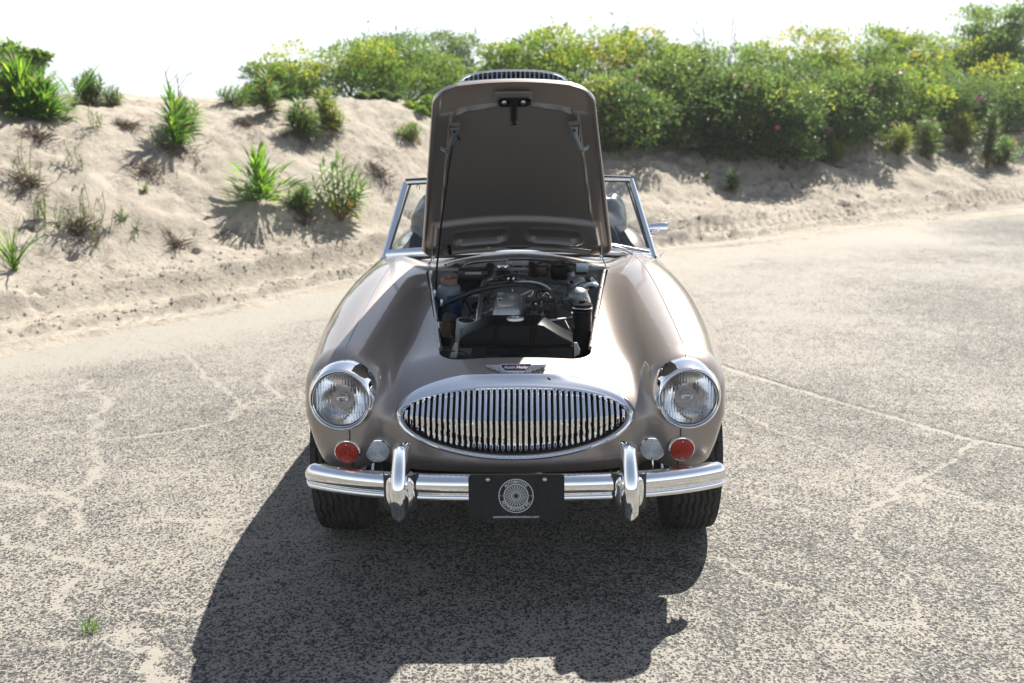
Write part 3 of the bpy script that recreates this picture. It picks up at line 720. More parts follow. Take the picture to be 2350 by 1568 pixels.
# bolted rails down both sides of the opening
for sx in (-1, 1):
    pp = [(sx * (half_w(t) - .036), Y_REAR + (Y_FRONT - Y_REAR) * t) for t in np.linspace(.05, .86, 14)]
    q = [Vector((x, y, float(surf_z(x, y, .6)) - .004)) for x, y in pp]
    MB().tube(q, .008, 8).build('opening_rail', M['paint'], car)
    for k in (1, 4, 6, 9, 12):
        MB().lathe([(0, .004), (.004, .0035), (.006, 0)], frame(q[k] + Vector((0, 0, .007)), (0, 0, 1), (0, 1, 0)), 8).build('rail_screw', M['steel'], car)

# wing beading down the crest of each wing and below the lamps
for sx in (-1, 1):
    X = [float(FX(y)) - .004 for y in np.linspace(.205, 1.62, 60)]; yy = np.linspace(.205, 1.62, 60)
    pts = [Vector((sx * x, y, float(surf_z(x, y, .6)) + .0005)) for x, y in zip(X, yy)]
    MB().tube(pts, .0022, 6).build('wing_beading', M['hook'], car)
    zz = np.linspace(.60, .425, 24); pts = [Vector((sx * .548, float(surf_y(.548, z)) - .0005, z)) for z in zz]
    MB().tube(pts, .0025, 6).build('wing_beading', M['rubber'], car)
# ---------------------------------------------------------------- grille
def gy(x, z): return .088 + .60 * x * x + 1.0 * (z - .56) ** 2
def ring(name, spec, mats, n=128):
    """spec(a) -> list of (x, z, lift) ; lift is forward of the nose surface"""
    rows = []
    for k in range(n):
        a = 2 * math.pi * k / n; rows.append([Vector((x, float(surf_y(x, z)) - l if l is not None else 0, z)) for x, z, l in spec(a)])
    return MB().grid(rows, close_u=True).build(name, mats, car, sharp=60)
def sp(v, p): return math.copysign(abs(v) ** p, v)
def ring_rows(a, pro):
    """pro: list of (q, lift): q 0 at inner edge of the surround, 1 at the outer edge"""
    c, s = math.cos(a), math.sin(a); out = []
    xi, ti, bi = .378, .090, .110; xo, to, bo = .401, .126, .124
    for q, l in pro:
        rx = xi + (xo - xi) * q; rz = (ti + (to - ti) * q) if s > 0 else (bi + (bo - bi) * q)
        out.append((rx * sp(c, .93), GZ + rz * sp(s, 1.03), l))
    return out
def nose_pt(x, z, l):
    y0 = float(surf_y(x, min(z, .722))); zz = z
    p = Vector((x, y0, zz)); return p + Vector((0, -l, 0))
rows = []
for k in range(144):
    a = 2 * math.pi * k / 144; s = math.sin(a); w = max(0, s)
    pro = [(-.25, -.035), (-.12, -.004), (0, .004), (.10, .0075), (.22, .0065), (.30, .006), (.55, .0085 + .002 * w), (.8, .006), (1.0, .0005), (1.02, -.006)]
    if s < 0: pro = [(-.25, -.035), (-.12, -.004), (0.02, .006), (.3, .009), (.6, .008), (.85, .006), (1.0, .001), (1.02, -.006)] + [(1.02, -.007)] * 2
    rows.append([nose_pt(x, z, l) for x, z, l in ring_rows(a, pro)])
MB().grid(rows, close_u=True).build('grille_surround', M['chrome'], car, sharp=50)
# bars: each one is bent outward at the middle and kicked back at both ends
NB = 39
for i in range(NB):
    u = -1 + 2 * (i + .5) / NB; x = .370 * u; e = math.sqrt(max(0, 1 - abs(u) ** 2.05))
    zt, zb = GZ + .090 * e, GZ - .114 * e; zm = .612
    if zt - zb < .02: continue
    base = .085 + .55 * x * x + .016; hw = .0046
    ko = .070 * e; prof = [(zt, ko + .012), (zt - .012 * e, ko + .006), (zt - .015 * e, ko - .002), (zm + .003, -.006), (zm - .002, -.0068), (zb + .024 * e, -.0045), (zb + .016 * e, -.003), (zb + .012 * e, .003), (zb - .004, .006)]
    ysh = lambda z: 0
    P = []
    for z, dy in prof:
        y = base + dy + ysh(z)
        P.append([Vector((x + q * hw, y + r, z)) for q, r in ((-1, .016), (-1, .0012), (-.55, 0), (.55, 0), (1, .0012), (1, .016))])
    MB().grid(P).build('grille_bar', M['chrome'], car, sharp=25)
for a, b in (((-.11, .50), (.12, .72)), ((.12, .50), (-.03, .63))):
    A_, B_ = Vector((a[0], .235, a[1])), Vector((b[0], .235, b[1])); MB().tube([A_, B_], .009, 6).build('grille_brace', M['rubber'], car)
# ---------------------------------------------------------------- badge with lettering
def text_mesh(name, s, size, Mx, m, parent, ext=.0008, shear=0, space=1.0, align='CENTER', bold=0.0):
    cu = bpy.data.curves.new(name, 'FONT'); cu.body = s; cu.size = size; cu.extrude = ext; cu.shear = shear; cu.align_x = align; cu.align_y = 'CENTER'
    cu.space_character = space; cu.offset = bold; cu.resolution_u = 4
    o = bpy.data.objects.new(name, cu); COL.objects.link(o)
    dg = bpy.context.evaluated_depsgraph_get(); me = bpy.data.meshes.new_from_object(o.evaluated_get(dg), depsgraph=dg); bpy.data.objects.remove(o)
    me.transform(Mx); me.name = name; me.materials.clear(); return link(name, me, parent, [m])
bc = Vector((.004, .275, 0)); bc.z = float(surf_z(bc.x, bc.y, .6)); bn = (normal(bc) + Vector((0, -.55, 0))).normalized()
BF = frame(bc + bn * .006, bn); K = 1 / 705.0 / .955
def bpt(u, v, h=0): return BF @ Vector(((u - 1182.5) * K, -(v - 842) * K * 1.15, h))
wl = [(1112, 831), (1150, 832), (1158, 838), (1166, 849), (1155, 848), (1150, 852), (1144, 846), (1139, 847), (1134, 842), (1129, 843), (1124, 838), (1119, 838), (1115, 835)]
cn = [(1146, 830), (1219, 830), (1215, 841), (1205, 848), (1211, 850), (1206, 859), (1159, 859), (1154, 850), (1160, 848), (1150, 841)]
def mirror(o): return [(2365 - u, v) for u, v in o[::-1]]
for k, w in enumerate((wl, mirror(wl))):
    wing = MB().prism([bpt(u, v, -.012) for u, v in w], bn * .0145).build('badge_wing', M['steel'], car, smooth=False, bevel=.0008)
    for j in range(4):
        t = j / 3; a = (1150 - 2 * j, 833.5 + 3.4 * j); b = (1120 + 5.5 * j, 834 + 3.4 * j)
        if k: a, b = (2365 - a[0], a[1]), (2365 - b[0], b[1])
        MB().tube([bpt(*a, .003), bpt(*b, .003)], .0011, 6).build('feather', M['chrome'], wing)
badge = MB().prism([bpt(u, v, -.012) for u, v in cn], bn * .0155).build('badge', M['chrome'], car, smooth=False, bevel=.0008)
MB().prism([bpt(u, v, .0034) for u, v in [(1148, 832), (1217, 832), (1213, 840), (1206, 846), (1159, 846), (1152, 840)]], bn * .0006).build('badge_panel', M['maroon'], badge, smooth=False)
MB().prism([bpt(u, v, .0034) for u, v in [(1157, 850), (1208, 850), (1204, 857), (1161, 857)]], bn * .0006).build('badge_panel', M['navy'], badge, smooth=False)
def flatM(c, off): 
    return Matrix.Translation(c) @ BF.to_3x3().to_4x4()
text_mesh('badge_lettering', 'Austin Healey', .0152, flatM(bpt(1182.5, 838.5, .0042), 0), M['white'], badge, .0005, .35, .95, bold=.0003)
text_mesh('badge_lettering', '3000 Mk III', .0112, flatM(bpt(1182.5, 853.2, .0042), 0), M['white'], badge, .0005, 0, 1.0, bold=.0002)

# ---------------------------------------------------------------- headlamps
def headlamp(sx):
    c = Vector((sx * .564, .117, .686)); ax = Vector((sx * .015, -1, .05)).normalized(); Mx = frame(c, ax)
    seg = 72
    def brow(prof):          # the top of the bezel reaches back onto the wing, the bottom is thin
        mb = MB(); vs = []
        for r, h in prof:
            for k in range(seg):
                a = 2 * math.pi * k / seg; up = .5 + .5 * math.sin(a); ex = (r > .0955) * (r - .0955) / .011
                rr = r + ex * .004 * up ** 2; hh = h - ex * (.020 * up ** 1.3) if h < .012 else h
                vs.append(Mx @ Vector((rr * math.cos(a), rr * math.sin(a), hh)))
        fs = [(i*seg+k, i*seg+(k+1)%seg, (i+1)*seg+(k+1)%seg, (i+1)*seg+k) for i in range(len(prof)-1) for k in range(seg)]
        return mb.add(vs, fs)
    h = brow([(.1105, -.060), (.1105, -.026), (.1095, -.015), (.1068, -.003), (.1030, .007), (.0990, .0145), (.0966, .0172), (.0952, .0170), (.0943, .0150), (.0937, .012), (.0935, .004)]).build('headlight', M['chrome'], car, sharp=60)
    MB().lathe([(.1075, -.066), (.1075, -.045), (.106, -.040)], Mx, seg).build('bezel_gasket', M['rubber'], h)
    MB().lathe([(.0938, .002), (.0930, .008), (.0915, .0115), (.0895, .0105), (.0885, .004), (.0885, -.006)], Mx, seg).build('retaining_ring', M['chrome'], h, sharp=60)
    pr = [(.0880 * math.sin(t), -.002 + .020 * math.cos(t)) for t in np.linspace(math.pi / 2, 0.02, 14)]
    pr2 = [(r * .985, hh - .0025) for r, hh in pr[::-1]]
    MB().lathe(pr + pr2, Mx, seg).build('lens', M['lens'], h, sharp=80)
    pr = [(.087 * s, -.003 - .060 * (1 - s * s)) for s in np.linspace(1, .03, 18)]
    MB().lathe(pr, Mx, seg).build('reflector', M['reflector'], h, sharp=80)
    MB().lathe([(0, -.015), (.012, -.016), (.017, -.022), (.018, -.034), (.008, -.04), (.008, -.062)], Mx, 28).build('bulb_shield', M['bulb'], h, sharp=60)
headlamp(-1); headlamp(1)
def round_lamp(name, u, v, m, r=.0405, lab=None):
    c = at(u, v, .17); c.y = float(surf_y(c.x, c.z)); c.y = float(surf_y(c.x, c.z)); n_ = (normal(c) + Vector((0, -1.6, 0))).normalized()
    c = Vector((at(u, v, c.y).x, c.y, at(u, v, c.y).z)); Mx = frame(c + n_ * .004, n_)
    base = MB().lathe([(r + .0035, -.02), (r + .0035, .004), (r + .002, .008), (r - .001, .009), (r - .002, .0)], Mx, 48).build(name, M['chrome'], car, sharp=45)
    if lab: base['label'] = lab
    pr = [(r - .001, .006)]; n = 12
    for i in range(n * 4):
        q = 1 - i / (n * 4); rr = (r - .0015) * q; pr.append((rr, .010 + .013 * (1 - q ** 2.2) + .0019 * math.cos(i / 8 * 2 * math.pi)))
    pr.append((0.0003, .023)); MB().lathe(pr, Mx, 56).build('lens', m, base, sharp=60)
    MB().lathe([(r + .001, .0), (r + .0065, -.012), (r + .0065, -.02)], Mx, 48).build('gasket', M['rubber'], base)
    for s in (-1, 1):
        p = Mx @ Vector((0, s * (r - .009), .0135)); MB().lathe([(0, .004), (.003, .003), (.0036, -.002)], frame(p, n_), 10).build('screw', M['steel'], base)
round_lamp('indicator_lamp', 798, 1034, M['redlens'], lab='round orange-red lamp'); round_lamp('side_lamp', 866.5, 1032, M['clearlens'], lab='round clear ribbed lamp')
round_lamp('side_lamp', 1497, 1027, M['clearlens'], lab='round clear ribbed lamp'); round_lamp('indicator_lamp', 1564, 1027, M['redlens'], lab='round orange-red lamp')

# ---------------------------------------------------------------- bumper, overriders, number plate
BZ = .415
def bpath(x): return .020 + .155 * (abs(x) / .70) ** 3.2
XS = np.sin(np.linspace(-1, 1, 81) * math.pi / 2 * .97); XS = XS / XS[-1] * .703
PROF = [(-.040, .030), (-.026, .040), (-.010, .044), (.004, .043), (.014, .037), (.021, .027), (.024, .014), (.0235, .002), (.021, -.008), (.0165, -.0135), (.013, -.0155), (.0125, -.0185), (.0155, -.0205), (.0185, -.025), (.0190, -.031), (.0165, -.037), (.009, -.042), (-.004, -.044), (-.016, -.043)]
rows = []
for i, x in enumerate(XS):
    dx = .004; t = Vector((2 * dx, bpath(x + dx) - bpath(x - dx), 0)).normalized(); n_ = Vector((t.y, -t.x, 0))
    e = (.703 - abs(x)) / .03; sc = math.sqrt(max(0, 1 - (1 - min(1, e)) ** 2)); sc = .30 + .70 * sc
    rows.append([Vector((x, bpath(x), BZ - .012 * (abs(x) / .7) ** 4)) + n_ * (o if sc > .999 else o - .03 * (1 - sc)) + Vector((0, 0, h * sc)) for o, h in PROF])
bumper = MB().grid(rows).build('bumper', M['chrome'], car, sharp=50)
md = bumper.modifiers.new('t', 'SOLIDIFY'); md.thickness = .0025; md.offset = -1
def overrider(sx):
    cx = sx * .3665; rows = []
    zz = np.linspace(0, 1, 34); H0, H1 = .326, .568
    for q in zz:
        z = H0 + (H1 - H0) * q; e = 4 * q * (1 - q); tip = min(1, max(0, 1 - (1 - min(1, q / .12)) ** 3.2) ** .5 + .02, max(0, 1 - (1 - min(1, (1 - q) / .12)) ** 2.4) ** .45 + .02)
        w = (.0300 - .003 * q + .002 * math.exp(-((q - .38) / .2) ** 2)) * tip
        front = -.052 - .010 * math.exp(-((q - .35) / .25) ** 2) + .045 * smoothstep(.45, 1.05, q) + .014 * (1 - smoothstep(0, .35, q)); depth = (.075 if q < .6 else .075 + .02 * (q - .6)) * (.3 + .7 * tip)
        lean = -sx * .006 * (q - .4); row = []
        for k in range(25):
            a = math.pi * k / 24; row.append((cx + lean - w * sp(math.cos(a), .72), front + depth * (1 - math.sin(a) ** .55), z))
        rows.append(row)
    o = MB().grid(rows).build('overrider', M['chrome'], car, sharp=70)
    rows = []                          # the stepped collar that clasps the bumper
    for q in np.linspace(0, 1, 16):
        z = BZ - .068 + .128 * q; tip = math.sqrt(max(0, 1 - (2 * q - 1) ** 4)) * .9 + .1; row = []
        for k in range(25):
            a = math.pi * k / 24; row.append((cx + .050 * tip * -math.cos(a), -.022 + .06 * (1 - math.sin(a) ** .6), z))
        rows.append(row)
    MB().grid(rows).build('collar', M['chrome'], o, sharp=70)
    rows = []
    for q in np.linspace(0, 1, 12):
        z = BZ - .066 + .120 * q; row = []
        for k in range(17):
            a = math.pi * k / 16; row.append((cx + .0565 * -math.cos(a), -.010 + .055 * (1 - math.sin(a) ** .5), z))
        rows.append(row)
    MB().grid(rows).build('rubber_pad', M['rubber'], o, sharp=70)
overrider(-1); overrider(1)
pc = Vector((.006, -.014, .398)); PN = Vector((0, -1, .10)).normalized(); PF = frame(pc, PN); r_ = .012; o_ = []
for cx, cz, a0 in ((.1525 - r_, .0755 - r_, 0), (-.1525 + r_, .0755 - r_, 90), (-.1525 + r_, -.0755 + r_, 180), (.1525 - r_, -.0755 + r_, 270)):
    for k in range(7): a = R(a0 + 15 * k); o_.append((cx + r_ * math.cos(a), cz + r_ * math.sin(a)))
plate = MB().prism([PF @ Vector((x, y, 0)) for x, y in o_], PN * .0018).build('number_plate', M['plate'], car, smooth=False, bevel=.0006)
plate['label'] = 'black plate with a white round emblem and web address'
PK = .305 / 219.0
def pp(u, v, h=.0024): return PF @ Vector(((u - 1179.5) * PK, -(v - 1138) * PK, h))
for u in (1114.5, 1244):
    MB().lathe([(0, .0065), (.004, .006), (.0065, .004), (.0075, 0)], frame(pp(u, 1096, .0015), PN), 20).build('plate_bolt', M['steel'], plate)
ec = Vector(((1178.5 - 1179.5) * PK, -(1134.5 - 1138) * PK, 0))
def annulus(r0, r1, name='emblem_ring'):
    mb = MB(); n = 80; a_ = [PF @ (ec + Vector((r0 * math.cos(2*math.pi*k/n), r0 * math.sin(2*math.pi*k/n), .0024))) for k in range(n)]; b_ = [PF @ (ec + Vector((r1 * math.cos(2*math.pi*k/n), r1 * math.sin(2*math.pi*k/n), .0024))) for k in range(n)]
    mb.add(a_ + b_, [(k, (k+1)%n, n+(k+1)%n, n+k) for k in range(n)]).build(name, M['white'], plate, smooth=False)
U = PK * 2350 / 1777 * (170 / 2500 * 2350) / 2350 * 1.0   # metres per pixel of the emblem detail
U = .305 / (219 / 159.8 * 1777)
annulus(425 * U, 446 * U); annulus(296 * U, 318 * U); annulus(272 * U, 279 * U); annulus(104 * U, 122 * U); annulus(82 * U, 90 * U); annulus(60 * U, 70 * U)
def spokes():
    mb = MB(); 
    def line(r0, a0, r1, a1, w):
        p, q = Vector((r0*math.cos(a0), r0*math.sin(a0), 0)), Vector((r1*math.cos(a1), r1*math.sin(a1), 0)); d = (q - p).normalized(); s = Vector((-d.y, d.x, 0)) * w
        mb.add([PF @ (ec + v + Vector((0, 0, .0024))) for v in (p - s, q - s, q + s, p + s)], [(0, 1, 2, 3)])
    for k in range(24):
        a = 2 * math.pi * k / 24
        for s in (-1, 1): line(122 * U, a, 268 * U, a + s * .13, 3.6 * U); line(165 * U, a + .13, 262 * U, a + .13 - s * .07, 3 * U)
    o = mb.build('emblem_spokes', M['white'], plate, smooth=False); o['kind'] = 'stuff'
spokes()
def arc_text(s, r, mid, span, size, outward=True):
    n = len(s)
    for i, ch in enumerate(s):
        if ch == ' ': continue
        wts = [.5 if c in 'I. ' else 1.25 if c in 'MO' else 1.0 for c in s]; tot = sum(wts); pos = (sum(wts[:i]) + wts[i] / 2) / tot - .5
        a = mid - span * pos if outward else mid + span * pos
        p = ec + Vector((r * math.cos(a), r * math.sin(a), .0022)); rot = a - math.pi / 2 if outward else a + math.pi / 2
        text_mesh('lettering', ch, size, PF @ Matrix.Translation(p) @ Matrix.Rotation(rot, 4, 'Z'), M['white'], plate, .0002, bold=.00022)
arc_text('AUTOMOTIVE', 366 * U, R(90), R(100), 98 * U); arc_text('RESTORATIONS INC.', 366 * U, R(270), R(138), 98 * U, False)
text_mesh('lettering', 'automotiverestorations.com', 88 * U * 1.08, PF @ Matrix.Translation(ec + Vector((0, -548 * U, .0022))), M['white'], plate, .0002, space=1.06, bold=.00012)
text_mesh('lettering', 'EST', 34 * U, PF @ Matrix.Translation(ec + Vector((-372 * U, 0, .0022))), M['white'], plate, .0002)
text_mesh('lettering', '1978', 34 * U, PF @ Matrix.Translation(ec + Vector((372 * U, 0, .0022))), M['white'], plate, .0002)

# ---------------------------------------------------------------- wheels
def wheel_meshes():
    n, Rr, W = 216, .325, .093; prof = []
    for q in np.linspace(-1, 1, 61): prof.append(q)
    V = []
    for k in range(n):
        a = 2 * math.pi * k / n
        for q in prof:
            if abs(q) < .80:
                x = q * W / .80 * .92; r = Rr - .010 * abs(q / .8) ** 3
                zig = .0045 * (abs((k % 8) / 4 - 1) * 2 - 1)
                for g_ in (-.055, -.032, -.009, .014, .037, .060):
                    if abs(x - g_ - zig + .002) < .0026: r -= .007
                if abs(x) > .060 and k % 4 == 0: r -= .005
                elif k % 8 == (2 if x > 0 else 5) and abs(math.sin(x * 300)) > .6: r -= .003
            else:
                s = (abs(q) - .8) / .2; x = math.copysign(W * .92 + .010 * math.sin(s * math.pi) - .012 * s, q); r = Rr - .010 - .118 * s
            V.append((x, r * math.cos(a), r * math.sin(a)))
    m = len(prof); i = np.arange(n)[:, None] * m + np.arange(m - 1)[None]; j = (np.arange(n)[:, None] + 1) % n * m + np.arange(m - 1)[None]
    F = np.stack([i, i + 1, j + 1, j], -1).reshape(-1, 4)
    return V, F
TV, TF = wheel_meshes()
wheels = []
for ya in (.70, 3.03):
    for sx in (-1, 1):
        c = Vector((sx * .655, ya, .324)); w = bpy.data.objects.new('wheel', None); COL.objects.link(w); w.parent = car; w.location = c
        if not wheels: ty = mesh_np('tyre', TV, TF, M['tyre'], w); ty.data.set_sharp_from_angle(angle=R(40)); wheels.append(ty.data)
        else: ty = bpy.data.objects.new('tyre', wheels[0]); COL.objects.link(ty); ty.parent = w
        Mx = Matrix.Rotation(sx * math.pi / 2, 4, 'Y')
        MB().lathe([(.205, -.07), (.208, -.06), (.190, -.04), (.188, .04), (.208, .062), (.204, .07), (.196, .062)], Mx, 48).build('rim', M['chrome'], w)
        MB().lathe([(.001, .10), (.022, .098), (.03, .08), (.045, .07), (.048, -.02), (.0, -.02)], Mx, 28).build('hub', M['chrome'], w)
        mb = MB()
        for k in range(32):
            a = 2 * math.pi * k / 32; b = a + (.35 if k % 2 else -.35)
            mb.tube([Mx @ Vector((.045 * math.cos(a), .045 * math.sin(a), .06 if k % 4 < 2 else 0)), Mx @ Vector((.19 * math.cos(b), .19 * math.sin(b), .0))], .002, 4)
        o = mb.build('spokes', M['chrome'], w); o['kind'] = 'stuff'
        mb = MB()
        for k in range(2):
            a = .5 + math.pi * k; d = Mx.to_3x3() @ Vector((math.cos(a), math.sin(a), 0)); mb.prism([d * .02 + Mx.to_3x3() @ Vector((-math.sin(a) * s, math.cos(a) * s, .085)) for s in (-.014, .014)] + [d * .065 + Mx.to_3x3() @ Vector((-math.sin(a) * s, math.cos(a) * s, .10)) for s in (.008, -.008)], Mx.to_3x3() @ Vector((0, 0, .012)))
        mb.build('knock_off_nut', M['chrome'], w, bevel=.002)
# axle, sump and chassis under the nose
mb = MB().box((0, .70, .24), (1.05, .05, .05)); mb.box((-.38, 1.8, .24), (.09, 2.6, .09)); mb.box((.38, 1.8, .24), (.09, 2.6, .09)); mb.tube([(-.5, .52, .25), (.5, .52, .25)], .011)
mb.build('chassis', M['dark'], car); MB().tube([(-.42, .46, .22), (-.2, .50, .19), (.2, .50, .19), (.42, .46, .22)], .02).build('front_crossmember', M['dark'], car)

# ---------------------------------------------------------------- windscreen
BL, BR_, TLc, TRc = at(886, 581, 1.73), at(1496, 577, 1.73), at(932, 419, 1.92), at(1447, 413, 1.92)
def edge_pts(a, b, bow, lift=0, n=25, p=2.0):
    out = []
    for t in np.linspace(0, 1, n):
        q = a.lerp(b, t); s = 1 - abs(2 * t - 1) ** p; out.append(q + Vector((0, -bow * s, lift * s)))
    return out
bot = edge_pts(BL, BR_, .16, .045, p=2.6); top = edge_pts(TLc, TRc, .10, .018, p=2.6)
ws = MB().tube(top, .0105, 12).build('windscreen_frame', M['chrome'], car)
up = (TLc - BL).normalized()
rows = []
for p in bot:
    rows.append([p + Vector((0, -.016, -.032)), p + Vector((0, -.020, -.018)), p + Vector((0, -.014, .006)), p + Vector((0, -.002, .014)), p + Vector((0, .01, .01)), p + Vector((0, .016, -.03))])
MB().grid(rows).build('bottom_rail', M['chrome'], ws, sharp=50)
MB().tube([p + Vector((0, -.018, -.034)) for p in bot], .006, 8).build('scuttle_seal', M['rubber'], ws)
MB().tube([p + Vector((0, .0, .012)) for p in top], .006, 8).build('header_seal', M['rubber'], ws)
for a, b, sx in ((BL, TLc, -1), (BR_, TRc, 1)):
    ax = (b - a).normalized(); F2 = frame(a, ax, (sx, -.35, 0)); ln = (b - a).length
    prof = [(-.014, -.012), (-.010, .012), (.0, .018), (.014, .014), (.018, -.004), (.008, -.014)]
    P = [[F2 @ Vector((x * (1 - .15 * t), y * (1 - .15 * t), -.035 + t * (ln + .035))) for x, y in prof] for t in (0, .5, 1)]
    post = MB().grid(P, close_v=True).build('side_post', M['chrome'], ws, sharp=30, bevel=0)
    ins = Vector((-sx * .020, -.006, 0)); MB().tube([a + ins + Vector((0, -.002, .014)), b + ins + Vector((0, 0, -.012))], .0052, 8).build('glass_seal', M['rubber'], ws)
    MB().tube([a + Vector((sx * .014, .012, -.05)), b + Vector((sx * .012, .012, 0))], .005, 8).build('outer_bead', M['chrome'], ws)
    h = b + Vector((-sx * .050, .02, -.03)); MB().tube([h, h + Vector((0, 0, .012)), h + Vector((-sx * .008, 0, .016)), h + Vector((-sx * .014, 0, .008)), h + Vector((-sx * .012, 0, -.006))], .003, 8).build('hood_hook', M['steel'], ws)
MB().tube([p + Vector((0, -.006, -.010)) for p in top], .004, 6).build('glass_seal', M['rubber'], ws)
P = [[a.lerp(b, t) for t in np.linspace(.0, 1, 6)] for a, b in zip([p + Vector((0, 0, .008)) for p in bot], top)]
MB().grid(P).build('glass', M['screen'], ws, sharp=80)
# wipers
for (u0, v0), (u1, v1) in (((1330, 551), (1490, 577)), ((1000, 552), (1180, 556))):
    a, b = at(u0, v0, 1.545), at(u1, v1, 1.665 if u1 > 1300 else 1.56); wp = MB().tube([a, a.lerp(b, .5) + Vector((0, -.01, .006)), b], .0042, 8).build('wiper_blade', M['steel'], car)
    MB().tube([a + Vector((0, .004, -.008)), a.lerp(b, .5) + Vector((0, -.004, -.006)), b + Vector((0, .004, -.006))], .003, 6).build('blade_rubber', M['rubber'], wp)
    q = a.lerp(b, .45) + Vector((0, -.014, .002)); MB().tube([q, q + Vector((.05, .0, -.016)), q + Vector((.10, .03, -.045))], [.005, .005, .007], 8).build('wiper_arm', M['steel'], wp)
# door mirror on the right-hand side of the picture and the little handle below it
mc = at(1509, 527, 1.93); mb = MB(); rows = []
for x, s in ((-.046, .72), (-.040, .92), (-.02, 1.0), (.02, 1.06), (.043, 1.08), (.047, 1.02)):
    rows.append([mc + Vector((x, -.012 * math.cos(a_) * 1.0 if False else .018 * math.sin(a_) - .004, .034 * s * math.cos(a_))) for a_ in np.linspace(0, 2 * math.pi, 17)[:-1]])
mir = MB().grid(rows, close_v=True).add([r for r in rows[0]], [tuple(range(16))]).add([r for r in rows[-1]], [tuple(range(16))]).build('door_mirror', M['chrome'], car, sharp=40)
MB().tube([mc + Vector((0, -.01, .0)), mc + Vector((-.03, -.025, -.002)), mc + Vector((-.07, .0, -.004))], [.009, .008, .009], 10).build('mirror_arm', M['chrome'], mir)
MB().lathe([(0, .006), (.007, .005), (.010, .0)], frame(mc + Vector((.002, -.022, 0)), (0, -1, 0)), 14).build('mirror_screw', M['chrome'], mir)
hc = at(1521, 583, 1.95); MB().tube([hc + Vector((-.015, -.02, -.012)), hc, hc + Vector((.008, .03, -.004))], [.006, .007, .005], 8).build('side_screen_socket', M['chrome'], car)
# ---------------------------------------------------------------- cockpit
dash = MB(); pts = edge_pts(BL + Vector((.05, .06, -.06)), BR_ + Vector((-.05, .06, -.06)), .10, .03, 21)
dash.grid([[p + Vector((0, -.06, .012)), p + Vector((0, .02, .015)), p + Vector((0, .06, -.02)), p + Vector((0, .07, -.2))] for p in pts]).build('dashboard', M['hood_leather'], car, sharp=80)
wc = Vector((.30, 1.98, .91)); wa = Vector((0, .88, .48)).normalized(); WF = frame(wc, wa)
sw = MB().tube([WF @ Vector((.20 * math.cos(a), .20 * math.sin(a), 0)) for a in np.linspace(0, 2 * math.pi, 49)], .010, 10, cap=False).build('steering_wheel', M['rubber'], car)
for k in range(3):
    a = R(90 + 120 * k); MB().tube([WF @ Vector((0, 0, -.02)), WF @ Vector((.19 * math.cos(a), .19 * math.sin(a), 0))], .005, 6).build('spoke', M['steel'], sw)
MB().tube([wc - wa * .02, wc - wa * .5], .018, 10).build('steering_column', M['rubber'], car)
for sx in (-1, 1):
    s = MB().box((sx * .30, 2.42, .50), (.46, .50, .16)).build('seat_cushion', M['hood_leather'], car, bevel=.05, seg=4)
    s = MB().box((sx * .30, 2.70, .75), (.46, .13, .50), Matrix.Rotation(R(-14), 3, 'X')).build('seat_back', M['hood_leather'], car, bevel=.05, seg=4)
# folded hood in its lumpy cover, heaped behind the seats
rows = []
for i, t in enumerate(np.linspace(0, 1, 90)):
    row = []
    for j, a in enumerate(np.linspace(-.25, math.pi + .35, 40)):
        x = -.63 + 1.26 * t; e = (1 - abs(2 * t - 1) ** 3.2) ** .5; w = .20 * (.35 + .65 * e); h = (.25 * e + .03) * (1 + .25 * math.sin(x * 9 + 1) * e)
        nn = float(vnoise(x * 7, a * 2.2, 31)) * .06 + float(vnoise(x * 19 + a * 3, a * 3, 33)) * .022 + .012 * math.sin(x * 40 + 6 * a + 5 * float(vnoise(x * 5, a, 34)))
        y = 2.72 + .14 * (1 - e) - math.cos(a) * (w + nn); z = .90 + math.sin(a) * (h + nn) + (.03 if a < .1 else 0); row.append((x, y, z))
    rows.append(row)
MB().grid(rows).build('folded_hood', M['hood_leather'], car, sharp=80)
# ---------------------------------------------------------------- engine bay (positions measured in the photograph's engine bay detail)
def eb(cx, cy, y):
    """detail pixels of the engine bay view -> point at car depth y"""
    return at((1020 + cx / 4.896) * .94, (620 + cy / 4.896) * .94, y)
EY = 1.43
def curve(pts, n=8):
    P = [Vector(p) for p in pts]; P = [P[0] * 2 - P[1]] + P + [P[-1] * 2 - P[-2]]; out = []
    for i in range(1, len(P) - 2):
        for k in range(n):
            t = k / n; a, b, c, d = P[i-1:i+3]
            out.append(.5 * ((2 * b) + (c - a) * t + (2*a - 5*b + 4*c - d) * t * t + (3*b - a - 3*c + d) * t ** 3))
    out.append(P[-2]); return out
def hose(name, pts, r, m, n=12): return MB().tube(curve(pts), r, n).build(name, m, car)
MB().box((0, EY + .012, .66), (.84, .012, .48)).build('firewall', M['bay'], car, smooth=False)
MB().box((0, EY - .005, .895), (.80, .014, .016)).build('firewall_flange', M['bay'], car, bevel=.003)
for cx, cy, r in ((460, 168, .021), (865, 160, .021), (1190, 165, .022), (1362, 150, .021), (695, 625, .019)):
    p = eb(cx, cy, EY); MB().lathe([(r, -.004), (r, .005), (r * .86, .006), (r * .8, -.002), (0, -.002)], frame(p, (0, -1, 0)), 24).build('grommet', M['rubber'], car)
for cx, cy in ((588, 100), (330, 130), (430, 560)):
    MB().lathe([(0, .003), (.005, .002)], frame(eb(cx, cy, EY), (0, -1, 0)), 10).build('firewall_plug', M['dark'], car)
# inner wing panels on both sides and a dark floor
MB().box((0, .95, .262), (.86, 1.1, .01)).build('bay_floor', M['dark'], car, smooth=False)
